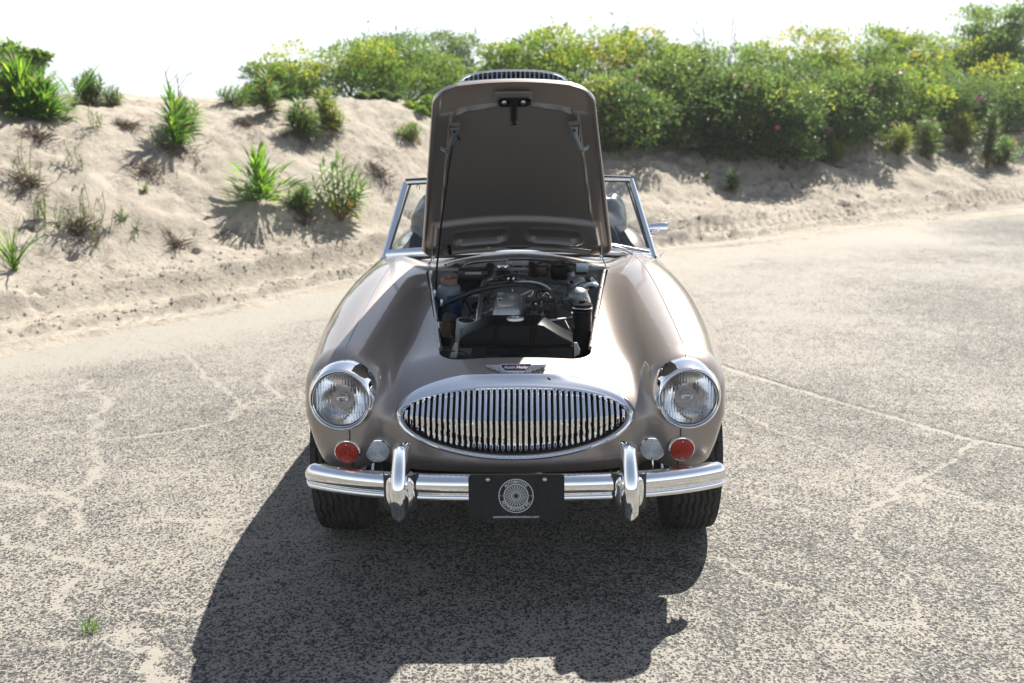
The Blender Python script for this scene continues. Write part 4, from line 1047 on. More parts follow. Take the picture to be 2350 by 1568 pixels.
# heater box and its fins
p = eb(670, 245, 1.36); hb = MB().box(p, (.135, .10, .050)).build('heater_box', M['plastic'], car, bevel=.006)
MB().box(p + Vector((0, -.053, .014)), (.07, .004, .010)).build('heater_slot', M['steel'], hb)
p2 = eb(670, 330, 1.38); MB().box(p2, (.115, .07, .06)).build('heater_duct', M['dark'], hb, bevel=.01)
for i in range(6):
    q = eb(580 + 32 * i, 395, 1.37); MB().box(q, (.008, .04, .055)).build('fin', M['dark'], hb, smooth=False)
MB().box(eb(640, 490, 1.36), (.10, .05, .012)).build('fuse_strip', M['relay'], car, bevel=.003)
# relays and regulator on the right
MB().box(eb(1965, 155, 1.40), (.055, .04, .042)).build('relay_box', M['relay'], car, bevel=.004)
MB().box(eb(1955, 215, 1.41), (.045, .03, .02)).build('relay_base', M['dark'], car, bevel=.003)
MB().box(eb(1690, 220, 1.38), (.075, .06, .065)).build('voltage_regulator', M['blackgloss'], car, bevel=.010)
MB().box(eb(1470, 210, 1.40), (.060, .04, .050)).build('solenoid', M['brown'], car, bevel=.010)
MB().box(eb(1015, 160, 1.41), (.050, .006, .020)).build('cable_clamp', M['steel'], car, bevel=.001)
for cx in (978, 1052): MB().lathe([(0, .010), (.006, .009), (.008, .0)], frame(eb(cx, 160, 1.40), (0, -1, 0)), 12).build('clamp_bolt', M['chrome'], car)
MB().box(eb(1187, 110, 1.42), (.10, .003, .022)).build('maker_plate', M['bay'], car, bevel=.001)
for cx in (1110, 1262): MB().lathe([(0, .005), (.004, .003)], frame(eb(cx, 108, 1.415), (0, -1, 0)), 10).build('plate_screw', M['steel'], car)
# wiring looms
hose('wiring_loom', [eb(1400, 200, 1.38), eb(1430, 120, 1.37), eb(1520, 100, 1.36), eb(1620, 120, 1.36), eb(1740, 95, 1.36), eb(1820, 180, 1.37), eb(1880, 240, 1.37)], .0045, M['rubber'])
hose('wiring_loom', [eb(1560, 190, 1.39), eb(1560, 110, 1.38), eb(1760, 80, 1.38), eb(1850, 120, 1.38), eb(1890, 220, 1.38)], .0028, M['brown'])
hose('cable', [eb(480, 420, 1.40), eb(490, 260, 1.40), eb(530, 160, 1.41), eb(640, 100, 1.41), eb(900, 80, 1.41), eb(1080, 70, 1.41)], .0022, M['relay'])
hose('cable', [eb(520, 720, 1.33), eb(540, 560, 1.36), eb(510, 470, 1.38), eb(560, 400, 1.38)], .0022, M['rubber'])
hose('cable', [eb(1200, 200, 1.40), eb(1230, 250, 1.34), eb(1270, 300, 1.26)], .0022, M['relay'])
hose('cable', [eb(1560, 600, .98), eb(1650, 640, .94), eb(1740, 640, .92), eb(1830, 680, .9)], .0025, M['rubber'])
hose('cable', [eb(1610, 430, 1.15), eb(1690, 380, 1.16), eb(1800, 400, 1.1), eb(1900, 470, 1.02)], .0022, M['steel'])
hose('cable', [eb(600, 760, 1.0), eb(640, 700, 1.02), eb(720, 710, 1.0), eb(800, 760, .96)], .0035, M['hose'])
# washer bottle
p = eb(380, 600, 1.12); bt = MB().lathe([(0, -.10), (.046, -.10), (.050, -.09), (.050, .06), (.047, .075), (.036, .084), (.030, .086)], Matrix.Translation(p), 32).build('washer_bottle', M['bottle'], car, sharp=50)
MB().lathe([(0, -.098), (.0506, -.095), (.0512, -.0), (.0506, .004), (0, .004)], Matrix.Translation(p), 32).build('washer_fluid', M['bluefluid'], bt)
MB().lathe([(.030, .084), (.036, .086), (.036, .106), (.032, .111), (.008, .113), (.006, .125), (0, .126)], Matrix.Translation(p), 28).build('bottle_cap', M['tan'], bt, sharp=50)
mb = MB(); mb.grid([[p + Vector((.0516 * math.sin(a), -.0516 * math.cos(a), z)) for z in (.005, .045)] for a in np.linspace(-.1, .9, 9)]); mb.build('bottle_label', M['bluelabel'], bt)
MB().lathe([(.052, .008), (.053, .02), (.052, .022)], Matrix.Translation(p), 28).build('bottle_strap', M['bluelabel'], bt)
# engine block and silver rocker cover
MB().box((.0, .98, .48), (.26, .60, .34)).build('engine_block', M['engine'], car, bevel=.02)
MB().box((.02, .90, .60), (.20, .46, .10)).build('cylinder_head', M['engine'], car, bevel=.012)
vc = eb(1063, 690, .80); vb = eb(1090, 450, 1.12); rows = []
for t in np.concatenate([[0, .015, .04], np.linspace(.08, .93, 8), [.97, 1]]):
    c = Vector((vc.x, vc.y, vc.z - .02)).lerp(Vector((vb.x, vb.y, vb.z - .03)), t); e = min(1, math.sqrt(min(t, 1 - t) / .05 + .001)) ; e = min(1, e)
    w = .058 * (.80 + .20 * e); hgt = .060 * (.15 + .85 * e); row = []
    for a in np.linspace(0, math.pi, 19): row.append(c + Vector((-w * sp(math.cos(a), .55), 0, -.03 + hgt * sp(math.sin(a), .6))))
    rows.append([row[0] + Vector((-.006, 0, -.012))] + [row[0] + Vector((0, 0, -.012))] + row + [row[-1] + Vector((0, 0, -.012)), row[-1] + Vector((.006, 0, -.012))])
n0 = len(rows[0]); rk = MB().grid(rows); rk.add([v for v in rows[0]], [tuple(range(n0))]); rk.add([v for v in rows[-1]], [tuple(range(n0))[::-1]])
rk = rk.build('rocker_cover', M['alloy'], car, sharp=50)
q = eb(1052, 640, .88); MB().lathe([(.020, -.02), (.024, -.008), (.022, .0), (.029, .004), (.034, .010), (.034, .016), (.030, .020), (.008, .024), (0, .024)], Matrix.Translation(q), 32).build('oil_filler_cap', M['alloy'], rk, sharp=40)
MB().lathe([(.012, 0), (.012, .006), (.006, .009), (0, .009)], Matrix.Translation(eb(1135, 440, 1.08)), 12).build('cover_nut', M['chrome'], rk)
MB().box(eb(980, 550, .96), (.020, .028, .002), Matrix.Rotation(R(20), 3, 'X')).build('sticker', M['white'], rk, smooth=False)
MB().box(eb(980, 552, .957), (.012, .012, .0024), Matrix.Rotation(R(20), 3, 'X')).build('sticker_mark', M['dark'], rk, smooth=False)
MB().box(eb(990, 475, 1.03), (.026, .02, .002), Matrix.Rotation(R(20), 3, 'X')).build('sticker', M['relay'], rk, smooth=False)
# coolant pipes and hoses
hose('coolant_pipe', [eb(715, 820, .80), eb(730, 700, .86), eb(760, 520, 1.0), eb(770, 420, 1.1), eb(800, 340, 1.16), eb(870, 305, 1.2), eb(960, 300, 1.22)], .010, M['steel'])
hose('heater_hose', [eb(865, 165, 1.42), eb(845, 230, 1.36), eb(800, 310, 1.30), eb(790, 400, 1.24)], .017, M['hose'])
hose('heater_hose', [eb(1362, 150, 1.42), eb(1368, 220, 1.36), eb(1350, 300, 1.30)], .017, M['hose'])
hose('air_hose', [eb(240, 640, 1.05), eb(420, 555, 1.05), eb(620, 470, 1.04), eb(820, 410, 1.04), eb(1050, 375, 1.04), eb(1250, 370, 1.04), eb(1420, 400, 1.02), eb(1500, 430, 1.0)], .0105, M['hose'])
hose('air_hose', [eb(1150, 345, 1.12), eb(1300, 330, 1.12), eb(1450, 350, 1.1), eb(1560, 400, 1.08), eb(1610, 450, 1.06)], .009, M['steel'])
hose('vacuum_hose', [eb(900, 300, 1.2), eb(1080, 250, 1.2), eb(1300, 280, 1.16), eb(1520, 330, 1.1), eb(1800, 370, 1.05)], .0065, M['hose'])
hose('vacuum_hose', [eb(1020, 300, 1.1), eb(1120, 350, 1.05), eb(1300, 400, 1.0), eb(1600, 450, .95), eb(1850, 500, .92), eb(2030, 575, .88)], .0045, M['hose'])
hose('oil_pipe', [eb(990, 225, 1.25), eb(1010, 290, 1.18), eb(1100, 350, 1.1), eb(1220, 370, 1.05)], .0035, M['steel'])
for cx, s in ((915, 0), (940, 0), (1085, 0), (1145, 0)):
    MB().lathe([(.013, -.004), (.0145, -.003), (.0145, .003), (.013, .004)], frame(eb(cx, 300, 1.21), (1, -.1, 0)), 20).build('hose_clamp', M['chrome'], car)
MB().tube([eb(900, 298, 1.215), eb(1180, 300, 1.215)], .0125, 14).build('heater_valve', M['hose'], car)
MB().lathe([(.030, -.008), (.033, 0), (.030, .008), (.012, .010), (0, .012)], Matrix.Translation(eb(1020, 225, 1.24)), 24).build('valve_drum', M['blackgloss'], car)
hose('dipstick_tube', [eb(1430, 800, .74), eb(1430, 680, .84), eb(1425, 560, .92), eb(1420, 470, 1.0)], .0085, M['steel'])
hose('throttle_rod', [eb(1440, 460, .98), eb(1500, 560, .92), eb(1560, 650, .88)], .003, M['steel'])
hose('ht_lead', [eb(1470, 810, .72), eb(1490, 690, .8), eb(1460, 560, .88), eb(1430, 480, .94)], .003, M['relay'])
rg = random.Random(5)
for k in range(7):
    a = eb(1330 + k * 42, 440 + 12 * (k % 3), 1.02); b = eb(1360 + 40 * k, 640 + 20 * (k % 2), .86); hose('ht_lead', [a, a.lerp(b, .5) + Vector((rg.uniform(-.02, .02), 0, rg.uniform(.0, .03))), b], .0032, M['rubber'])
MB().lathe([(.022, -.03), (.026, 0), (.022, .02), (.010, .024), (0, .024)], Matrix.Translation(eb(1600, 660, .86)), 18).build('distributor_cap', M['rubber'], car)
MB().lathe([(.028, -.006), (.032, 0), (.028, .006), (.022, .006), (.02, -.004)], frame(eb(1600, 665, .84), (0, -1, .3)), 24).build('pulley_ring', M['rubber'], car)
# throttle linkage and exhaust clutter
for k in range(9):
    c = eb(1310 + 75 * (k % 5), 560 + 90 * (k // 5) + 20 * (k % 2), .90 - .02 * k); MB().box(c, (.018 + .004 * (k % 3), .02, .02 + .004 * (k % 2)), Matrix.Rotation(.4 * k, 3, 'Z')).build('manifold_lug', M['dark'], car, bevel=.005)
    if k % 3 == 0: MB().lathe([(0, .006), (.003, .005), (.004, 0)], Matrix.Translation(c + Vector((.008, -.01, .018))), 8).build('manifold_nut', M['steel'], car)
MB().tube([eb(1560, 800, .72), eb(1840, 770, .74)], .006, 8).build('linkage_rod', M['steel'], car)
hose('linkage_rod', [eb(1760, 800, .72), eb(1800, 880, .66), eb(1850, 960, .6)], .003, M['steel'])
# two carburettors with dashpots on the right
for (cx, cy, y, k) in ((1875, 500, .93, 1.0), (1850, 350, 1.10, .95)):
    b = eb(cx + 60, cy + 70, y); t = eb(cx - 30, cy - 150 * k, y + .0); ax = (t - b).normalized(); ln = (t - b).length; Fx = frame(b, ax, (0, -1, 0))
    pr = [(.041, -.02), (.043, 0), (.043, ln * .35), (.041, ln * .45), (.030, ln * .60), (.018, ln * .68), (.0125, ln * .72), (.0120, ln * .86), (.015, ln * .88), (.015, ln * .92), (.010, ln * .95), (.006, ln), (0, ln)]
    cb = MB().lathe(pr, Fx, 36).build('carburettor_dashpot', M['dash_alloy'], car, sharp=40)
    MB().box(b + Vector((.0, .0, -.04)), (.07, .07, .05)).build('carburettor_body', M['steel'], cb, bevel=.008)
    MB().lathe([(0, .012), (.007, .010), (.009, 0)], frame(t, ax), 12).build('damper_cap', M['blackgloss'], cb)
# air cleaner, battery-ish box with ribs near the right edge
af = MB().box(eb(2080, 330, 1.12), (.045, .09, .04), Matrix.Rotation(R(-20), 3, 'Y')).build('air_filter', M['blackgloss'], car, bevel=.006)
for i in range(5): MB().box(eb(2080 + 14 * i, 300 + 14 * i, 1.06), (.010, .002, .012)).build('filter_fin', M['relay'], af, smooth=False)
hose('breather_hose', [eb(1990, 400, 1.06), eb(2040, 370, 1.05), eb(2100, 365, 1.04), eb(2150, 385, 1.04)], .0085, M['relay'])
# brake canister at the right
c = eb(1965, 845, .66); cn_ = MB().lathe([(0, -.16), (.034, -.16), (.036, -.15), (.036, .052), (.039, .054), (.039, .060), (.034, .062), (.034, .070), (.038, .072), (.037, .080), (.012, .084), (.012, .092), (0, .093)], Matrix.Translation(c), 32).build('oil_canister', M['blackgloss'], car, sharp=30)
MB().tube([c + Vector((.036 * math.cos(a), .036 * math.sin(a), .066)) for a in np.linspace(0, 2 * math.pi, 25)], .0022, 6, cap=False).build('canister_clip', M['chrome'], cn_)
MB().lathe([(0, .007), (.006, .005), (.007, 0)], frame(eb(1853, 700, .66), (0, -1, .3)), 12).build('bright_nut', M['chrome'], car)
# ribbed pale duct on the left
c = eb(575, 850, .62); ax = Vector((.10, -.12, 1)).normalized(); pr = []
for i in range(9): pr += [(.034 - .001 * (i % 2), -.07 + i * .0095), (.0375, -.066 + i * .0095)]
pr += [(.037, .012), (.036, .018), (.030, .019)]
Fx = frame(c, ax, (0, 1, 0)); du = MB().lathe([(.027, -.11)] + pr, Fx, 32).build('ribbed_duct', M['bellows'], car, sharp=35)
MB().lathe([(.030, .018), (.028, .012), (0, .012)], Fx, 24).build('duct_mouth', M['dark'], du)
hose('duct_tail', [eb(640, 900, .60), eb(720, 860, .60), eb(850, 815, .60), eb(980, 800, .60), eb(1150, 805, .6)], .007, M['hose'])
# horn / generator in brown at the left front
mb = MB(); rg2 = random.Random(3)
gen = MB().lathe([(0, -.06), (.024, -.06), (.026, -.05), (.026, .05), (.02, .06), (0, .06)], frame(eb(350, 900, .66), (.25, -.1, 1)), 20).build('generator', M['dark'], car)
for i in range(8):
    c = eb(345 + 4 * i, 830 + i * 22, .64); MB().tube([c + Vector((-.026, 0, 0)), c + Vector((-.012, -.026, .004)), c + Vector((.014, -.025, .0)), c + Vector((.026, 0, -.004))], .0042, 6).build('field_winding', M['brown'], gen)
# radiator: angled header tank, seams, shroud and core
ry = .45
def rp(cx, cy, y=ry): return eb(cx, cy, y)
front = [(490, 1110), (490, 1030), (560, 985), (820, 862), (900, 850), (1420, 850), (1500, 862), (1700, 985), (1850, 1060), (1860, 1110)]
hdr = MB().prism([rp(x, y) for x, y in front], (0, .085, .020)).build('radiator_tank', M['blackgloss'], car, bevel=.006, seg=3)
for cx in (930, 955, 1360, 1395): MB().tube([rp(cx, 860, ry - .003), rp(cx, 1105, ry - .003)], .0030, 8).build('tank_seam', M['blackgloss'], hdr)
MB().tube([rp(492, 1112, ry - .004), rp(1180, 1118, ry - .004), rp(1860, 1112, ry - .004)], .0045, 8).build('tank_seam', M['blackgloss'], hdr)
mb = MB().box((rp(1175, 1110).x, ry + .04, .50), (.278, .05, .30)); mb.build('radiator_core', M['dark'], car, bevel=.003)
cp = eb(1165, 800, ry + .05); MB().lathe([(.020, -.02), (.020, .0), (.030, .001)], Matrix.Translation(cp), 24).build('filler_neck', M['dark'], hdr)
Fc = Matrix.Translation(cp + Vector((0, 0, .008))); vs = []
prc = [(.0, .010), (.010, .010), (.013, .006), (.024, .006), (.0275, .003), (.0285, -.004), (.027, -.006)]
mb = MB(); n = 64
for r, h in prc:
    for k in range(n):
        a = 2 * math.pi * k / n; lobe = 1 + (.12 * abs(math.cos(a)) ** 6 if r > .02 else 0); vs.append(Fc @ Vector((r * 1.02 * lobe * math.cos(a), r * lobe * math.sin(a), h)))
mb.add(vs, [(i*n+k, i*n+(k+1)%n, (i+1)*n+(k+1)%n, (i+1)*n+k) for i in range(len(prc)-1) for k in range(n)]).build('radiator_cap', M['steel'], hdr, sharp=40)
a, b = eb(1245, 800, ry + .06), eb(1400, 812, ry + .06); MB().tube([a, b], [.006, .0035], 8).build('red_fan_tip', M['red'], car)
MB().tube([rp(905, 838, ry + .06), rp(1080, 830, ry + .06)], .002, 6).build('tank_stay', M['steel'], hdr)
MB().box(rp(1475, 845, ry + .05), (.024, .05, .010)).build('tank_bracket', M['steel'], hdr, bevel=.002)
Fr = (rp(1850, 1060) - rp(1500, 862)).normalized()
for k in range(3):
    c = rp(1590 + 75 * k, 905 + 42 * k, ry + .045); MB().box(c + Vector((0, 0, .007)), (.028, .05, .004), Matrix.Rotation(math.atan2(-Fr.z, Fr.x), 3, 'Y')).build('tank_rib', M['blackgloss'], hdr, bevel=.0015)
mb = MB(); pts = [(1865, 1065), (1905, 1062), (1942, 1150), (1935, 1200), (1870, 1240)]
MB().prism([eb(x, y, ry - .01) for x, y in pts], (0, .012, 0)).build('shroud_bracket', M['bay'], car, smooth=False, bevel=.002)
MB().prism([eb(x, y, ry) for x, y in [(480, 1062), (440, 1070), (405, 1150), (375, 1240), (465, 1250), (480, 1150)]], (0, .012, 0)).build('shroud_bracket', M['bay'], car, smooth=False, bevel=.002)
hose('bonnet_cable', [eb(345, 1155, .44), eb(430, 1160, .45), eb(530, 1170, .47), eb(600, 1205, .46), eb(660, 1245, .44)], .003, M['rubber'])
# left inner wing: slim brackets along the edge of the opening
for cx, cy, y in ((110, 150, 1.33), (140, 230, 1.25), (180, 470, 1.0), (232, 860, .70), (265, 580, .92)):
    p = eb(cx + 25, cy, y); MB().box(p, (.012, .03, .03)).build('wing_bracket', M['steel'], car, bevel=.003)
MB().lathe([(.016, -.03), (.018, 0), (.014, .012), (0, .014)], Matrix.Translation(eb(455, 335, 1.36)), 16).build('ignition_coil', M['blackgloss'], car)
MB().tube([eb(265, 350, 1.3), eb(330, 350, 1.3)], .010, 10).build('coil_terminal', M['blackgloss'], car)
# black clutter low in the bay: pipes, plugs and brackets around the block
rc = random.Random(11)
for k in range(16):
    u0, v0 = rc.uniform(1290, 1850), rc.uniform(480, 780); y = rc.uniform(.75, 1.0); a = eb(u0, v0, y)
    b = a + Vector((rc.uniform(-.10, .10), rc.uniform(-.06, .10), rc.uniform(-.06, .05))); c = (a + b) / 2 + Vector((rc.uniform(-.03, .03), 0, rc.uniform(0, .04)))
    hose('wire', [a, c, b], rc.uniform(.0018, .0045), rc.choice([M['rubber'], M['rubber'], M['hose'], M['steel'], M['brown']]), 7)
for k in range(10):
    u0, v0 = rc.uniform(520, 860), rc.uniform(480, 780); a = eb(u0, v0, 1.1); b = a + Vector((rc.uniform(-.08, .08), .1, rc.uniform(-.05, .08)))
    hose('wire', [a, (a + b) / 2 + Vector((0, 0, rc.uniform(-.02, .04))), b], rc.uniform(.002, .005), rc.choice([M['rubber'], M['hose'], M['relay']]), 7)
# ---------------------------------------------------------------- plants on the dune
def unit(a): return a / np.maximum(np.linalg.norm(a, axis=-1, keepdims=True), 1e-9)
def leaves_mesh(name, P, D, U, Ls, Ws, tint, m, parent, fold=.25, kind=True):
    """one mesh of many folded leaves: P base points, D directions, U up hints, Ls lengths, Ws widths"""
    D = unit(D); Sd = unit(np.cross(D, U)); Nn = np.cross(Sd, D); Ls = Ls[:, None]; Ws = Ws[:, None]
    mid = P + D * Ls * .45; l = mid - Sd * Ws * .5 + Nn * Ws * fold; r = mid + Sd * Ws * .5 + Nn * Ws * fold; tip = P + D * Ls - Nn * Ls * .12
    V = np.stack([P, l, tip, r], 1).reshape(-1, 3); F = np.arange(len(V)).reshape(-1, 4)
    o = mesh_np(name, V, F, m, parent, smooth=False)
    at_ = o.data.attributes.new('tint', 'FLOAT', 'POINT'); at_.data.foreach_set('value', np.repeat(tint, 4).astype(np.float32))
    if kind: o['kind'] = 'stuff'
    return o
def shrub(u, vb, vt, wpx, m, n, label, leaf=.045, d=None, cat='shrub', group=None, flowers=0, open_=0.0, name='beach_shrub', seed=0, depth=1.0, tmul=1.0, toff=0.0, flat=1.0):
    r = np.random.default_rng(1000 + seed)
    if d is None: p, d = hit(u, vb)
    else:
        dr = ray(u, vb); k = d / math.hypot(dr.x, dr.y); p = Vector((CAM_LOC.x + dr.x * k, CAM_LOC.y + dr.y * k, 0)); p.z = gz(p.x, p.y) - .02
    top = CAM_LOC + ray(u, vt) * (d / max(.2, ray(u, vt).y) * ray(u, vb).y if False else d)
    H = max(.12, top.z - p.z); W = wpx / 2284.7 * d
    root = empty(name, p, label, cat, group)
    nb = int(26 if n > 5000 else 12); bl = []
    for i in range(nb):
        a = r.uniform(0, 2 * math.pi); q = math.sqrt(r.uniform(0, 1)) * .72; hz = r.uniform(-.02, .82) ** 1 if open_ == 0 else r.uniform(.1, .8)
        k = 1 - .55 * max(0, hz - .35) ** 1.3 * flat
        bl.append((q * math.cos(a) * W / 2 * k, q * math.sin(a) * W / 2 * depth * k, hz * H, r.uniform(.16, .30) * min(W, H * 1.6) * (1 - .45 * hz * open_)))
    bl.append((0, 0, .45 * H, .3 * min(W, H * 1.4)))
    bl = np.array(bl); pr = bl[:, 3] ** 2; pr /= pr.sum(); ib = r.choice(len(bl), n, p=pr)
    dirs = unit(r.normal(size=(n, 3))); dirs[:, 2] = np.where(dirs[:, 2] < -.3, -dirs[:, 2], dirs[:, 2])
    rad = bl[ib, 3] * np.clip(1 - np.abs(r.normal(0, .2, n)) + r.exponential(.04, n) + .35 * vnoise(dirs[:, 0] * 3 + ib, dirs[:, 2] * 3 + dirs[:, 1] * 2, seed), .05, 1.4)
    sc = np.array([1, 1, .82]); P = bl[ib, :3] + dirs * rad[:, None] * sc; P[:, 2] = np.clip(P[:, 2], .01, None)
    # sprigs sticking out
    ns = max(8, n // 150); si = r.integers(0, n, ns); k = 9; base = P[si]; gd = unit(dirs[si] + np.array([0, 0, .9]))
    ln = r.uniform(.05, .24, ns) * min(1, H) * (1 + open_); tt = r.uniform(0, 1, (ns, k)); SP = (base[:, None] + gd[:, None] * ln[:, None, None] * tt[..., None]).reshape(-1, 3)
    P = np.concatenate([P, SP]); dirs = np.concatenate([dirs, np.repeat(gd, k, 0) * .3 + r.normal(size=(ns * k, 3))]); N_ = len(P)
    D = unit(dirs + r.normal(0, .6, (N_, 3))); Up = unit(r.normal(0, .5, (N_, 3)) + np.array([0, 0, 1.0]))
    ct = _h(np.arange(len(bl)), np.arange(len(bl)) * 7 + seed, 3); ct = np.concatenate([ct[ib], ct[r.integers(0, len(bl), ns)].repeat(k)])
    tint = np.clip((-.02 + .62 * ct + .36 * r.uniform(0, 1, N_) ** 1.6 + .22 * (P[:, 2] / H - .4)) * tmul + toff, 0, 1)  # brighter clump tints stand in for strongly lit clumps; tint also rises with height
    lf = leaf * r.uniform(.6, 1.35, N_); leaves_mesh('foliage', P - np.array([0, 0, 0]), D, Up, lf, lf * .55, tint, m, root)
    mb = MB()
    for i in range(min(nb, 10)):
        b = Vector(bl[i, :3]); mb.tube([(b.x * .15, b.y * .15, -.03), (b.x * .5 + .03, b.y * .5, b.z * .45), tuple(b), (b.x * 1.05, b.y, b.z + bl[i, 3] * .8)], [.016 * H ** .5, .012 * H ** .5, .007, .003], 5)
    o = mb.build('stems', M['bark'], root); o['kind'] = 'stuff'
    for i in range(flowers):
        a = r.uniform(0, 1); j = r.integers(0, len(bl)); dd = unit(np.array([r.normal(0, .6), -1, r.uniform(.0, .9)])); c = bl[j, :3] + dd * bl[j, 3] * np.array([1, 1, .82]) * 1.08
        mb = MB(); Fx = frame(Vector(c), Vector(dd) + Vector((0, 0, .4)))
        for q in range(5):
            a = 2 * math.pi * q / 5; ca, sa = math.cos(a), math.sin(a)
            mb.add([Fx @ Vector(v) for v in ((0, 0, 0), (.030 * ca - .016 * sa, .030 * sa + .016 * ca, .008), (.042 * ca, .042 * sa, .004), (.030 * ca + .016 * sa, .030 * sa - .016 * ca, .008))], [(0, 1, 2, 3)])
        mb.build('flower', M['pink'], root)
    return root
LD, LM, LY, LG, LO = M['leaf_dark'], M['leaf_mid'], M['leaf_yellow'], M['leaf_grass'], M['leaf_gold']
G1, G2 = 'shrubs in the thicket on the dune', 'small plants growing in the dune sand'
# the left-hand mound of bushes behind the raised bonnet
shrub(700, 290, 110, 190, LM, 7000, 'sunlit yellow-green bush at the front of the mound left of the bonnet', d=15.5, seed=1, group=G1, tmul=1.25)
shrub(625, 285, 150, 150, LM, 4500, 'lower dark green bush sloping down at the left end of the mound', d=15.0, seed=2, group=G1, tmul=.8)
shrub(820, 300, 100, 260, LM, 9000, 'broad mid-green bush filling the middle of the mound left of the bonnet', d=15.8, seed=3, group=G1)
shrub(940, 300, 100, 260, LM, 9000, 'green bush right behind the left edge of the raised bonnet', d=16.5, seed=4, group=G1, tmul=.85)
shrub(900, 200, 80, 210, LD, 8000, 'dark evergreen bush on the skyline behind the left mound', d=20, seed=5, group=G1, leaf=.06)
shrub(1040, 200, 72, 190, LD, 8000, 'dark rounded bush showing highest above the left of the bonnet', d=20, seed=6, group=G1, leaf=.06)
shrub(870, 300, 215, 150, LD, 5000, 'low dark bush at the sandy foot of the left mound', d=14.6, seed=7, group=G1)
shrub(980, 300, 225, 130, LM, 3500, 'small bright bush at the mound foot touching the bonnet edge', d=14.3, seed=8, group=G1)
shrub(590, 290, 200, 90, LM, 2200, 'small tufty green bush at the far left tip of the mound', d=14.5, seed=9, group=G1)
# yellowish open shrubs on the skyline
sky_row = [(1160, 100, 150, 'pale yellow-green open shrub just right of the bonnet scoop'), (1260, 62, 170, 'tall airy yellow-green shrub nearest the bonnet on the skyline'),
 (1370, 70, 170, 'airy shrub with orange-tinged leaves behind the upper right of the bonnet'), (1470, 58, 170, 'tall gold-tinged shrub left of the bare twigs'),
 (1560, 100, 130, 'lower yellow shrub beneath the bare twigs'), (1660, 105, 170, 'grey-green shrub among the bare skyline twigs'), (1770, 95, 150, 'yellow shrub in the dip right of the bare twigs'),
 (1860, 70, 150, 'bright yellow-green shrub with sky showing through it'), (1950, 60, 170, 'tall loose shrub left of the skyline gap'), (2060, 60, 170, 'spreading shrub with thin outer sprays beside the skyline gap')]
for i, (u, vt, w, lab) in enumerate(sky_row):
    shrub(u, 230, vt - 18, w * 1.25, LY if i not in (5, 8) else LM, 6500, lab, d=16.2 + .75 * i, seed=20 + i, group=G1, open_=.8, leaf=.062, tmul=(.8, .9, 1.1, 1.0, .9, .7, .95, 1.0, .8, .9)[i], flat=.6)
# dark green beach-rose bank in front
bank = [(1400, 345, 180, 200, 9000, 4, 'dark rose bush with pink flowers close to the right edge of the bonnet'), (1480, 335, 215, 150, 5200, 1, 'low rose bush bulging onto the sand right of the bonnet'),
 (1520, 330, 135, 210, 9000, 3, 'rounded dark rose bush topped with yellowish sprays'), (1640, 340, 160, 210, 9500, 5, 'large dark rose bush above the brown-edged overhang'),
 (1680, 365, 235, 150, 5200, 0, 'dark low bush overhanging the sand with brown undergrowth'), (1760, 358, 160, 200, 9500, 4, 'deep green rose bush behind the fern-leaved sprig'),
 (1800, 372, 235, 130, 4800, 0, 'shadowy low bush reaching furthest down the sand'), (1870, 332, 165, 200, 9000, 5, 'dark rose bush with several pink flowers near its crest'), (1960, 318, 175, 200, 8500, 3, 'greyish green rose bush starting the right-hand bank'),
 (1930, 318, 235, 130, 4200, 0, 'low dark bush at the shaded foot of the bank')]
for i, (u, vb, vt, w, n, fl, lab) in enumerate(bank): shrub(u, vb, vt, w * 1.2, LD, int(n * 1.3), lab, seed=40 + i, group=G1, flowers=fl, leaf=.064, depth=1.1, tmul=1.1)
far = [(2060, 308, 165, 220, 8500, LM, 2, 'mid-green bush where the bank begins to recede'), (2150, 312, 190, 200, 8500, LD, 3, 'dark green bush with pink flowers low on the right bank'), (2240, 308, 170, 220, 8000, LD, 2, 'dark bush above the pale sand at the right'),
 (2330, 300, 160, 200, 8000, LM, 2, 'bush at the right edge of the picture above the sand'), (2110, 250, 120, 190, 7000, LY, 1, 'yellow-green shrub behind the receding bank'), (2200, 230, 95, 200, 7000, LM, 0, 'soft green shrub below the tall skyline tree'),
 (2300, 230, 90, 200, 7000, LM, 0, 'full green shrub at the foot of the tall skyline tree')]
for i, (u, vb, vt, w, n, m_, fl, lab) in enumerate(far): shrub(u, vb, vt, w, m_, n, lab, seed=60 + i, group=G1, flowers=fl, d=(None, None, None, None, 22.5, 24.5, 25.5)[i], leaf=.06)
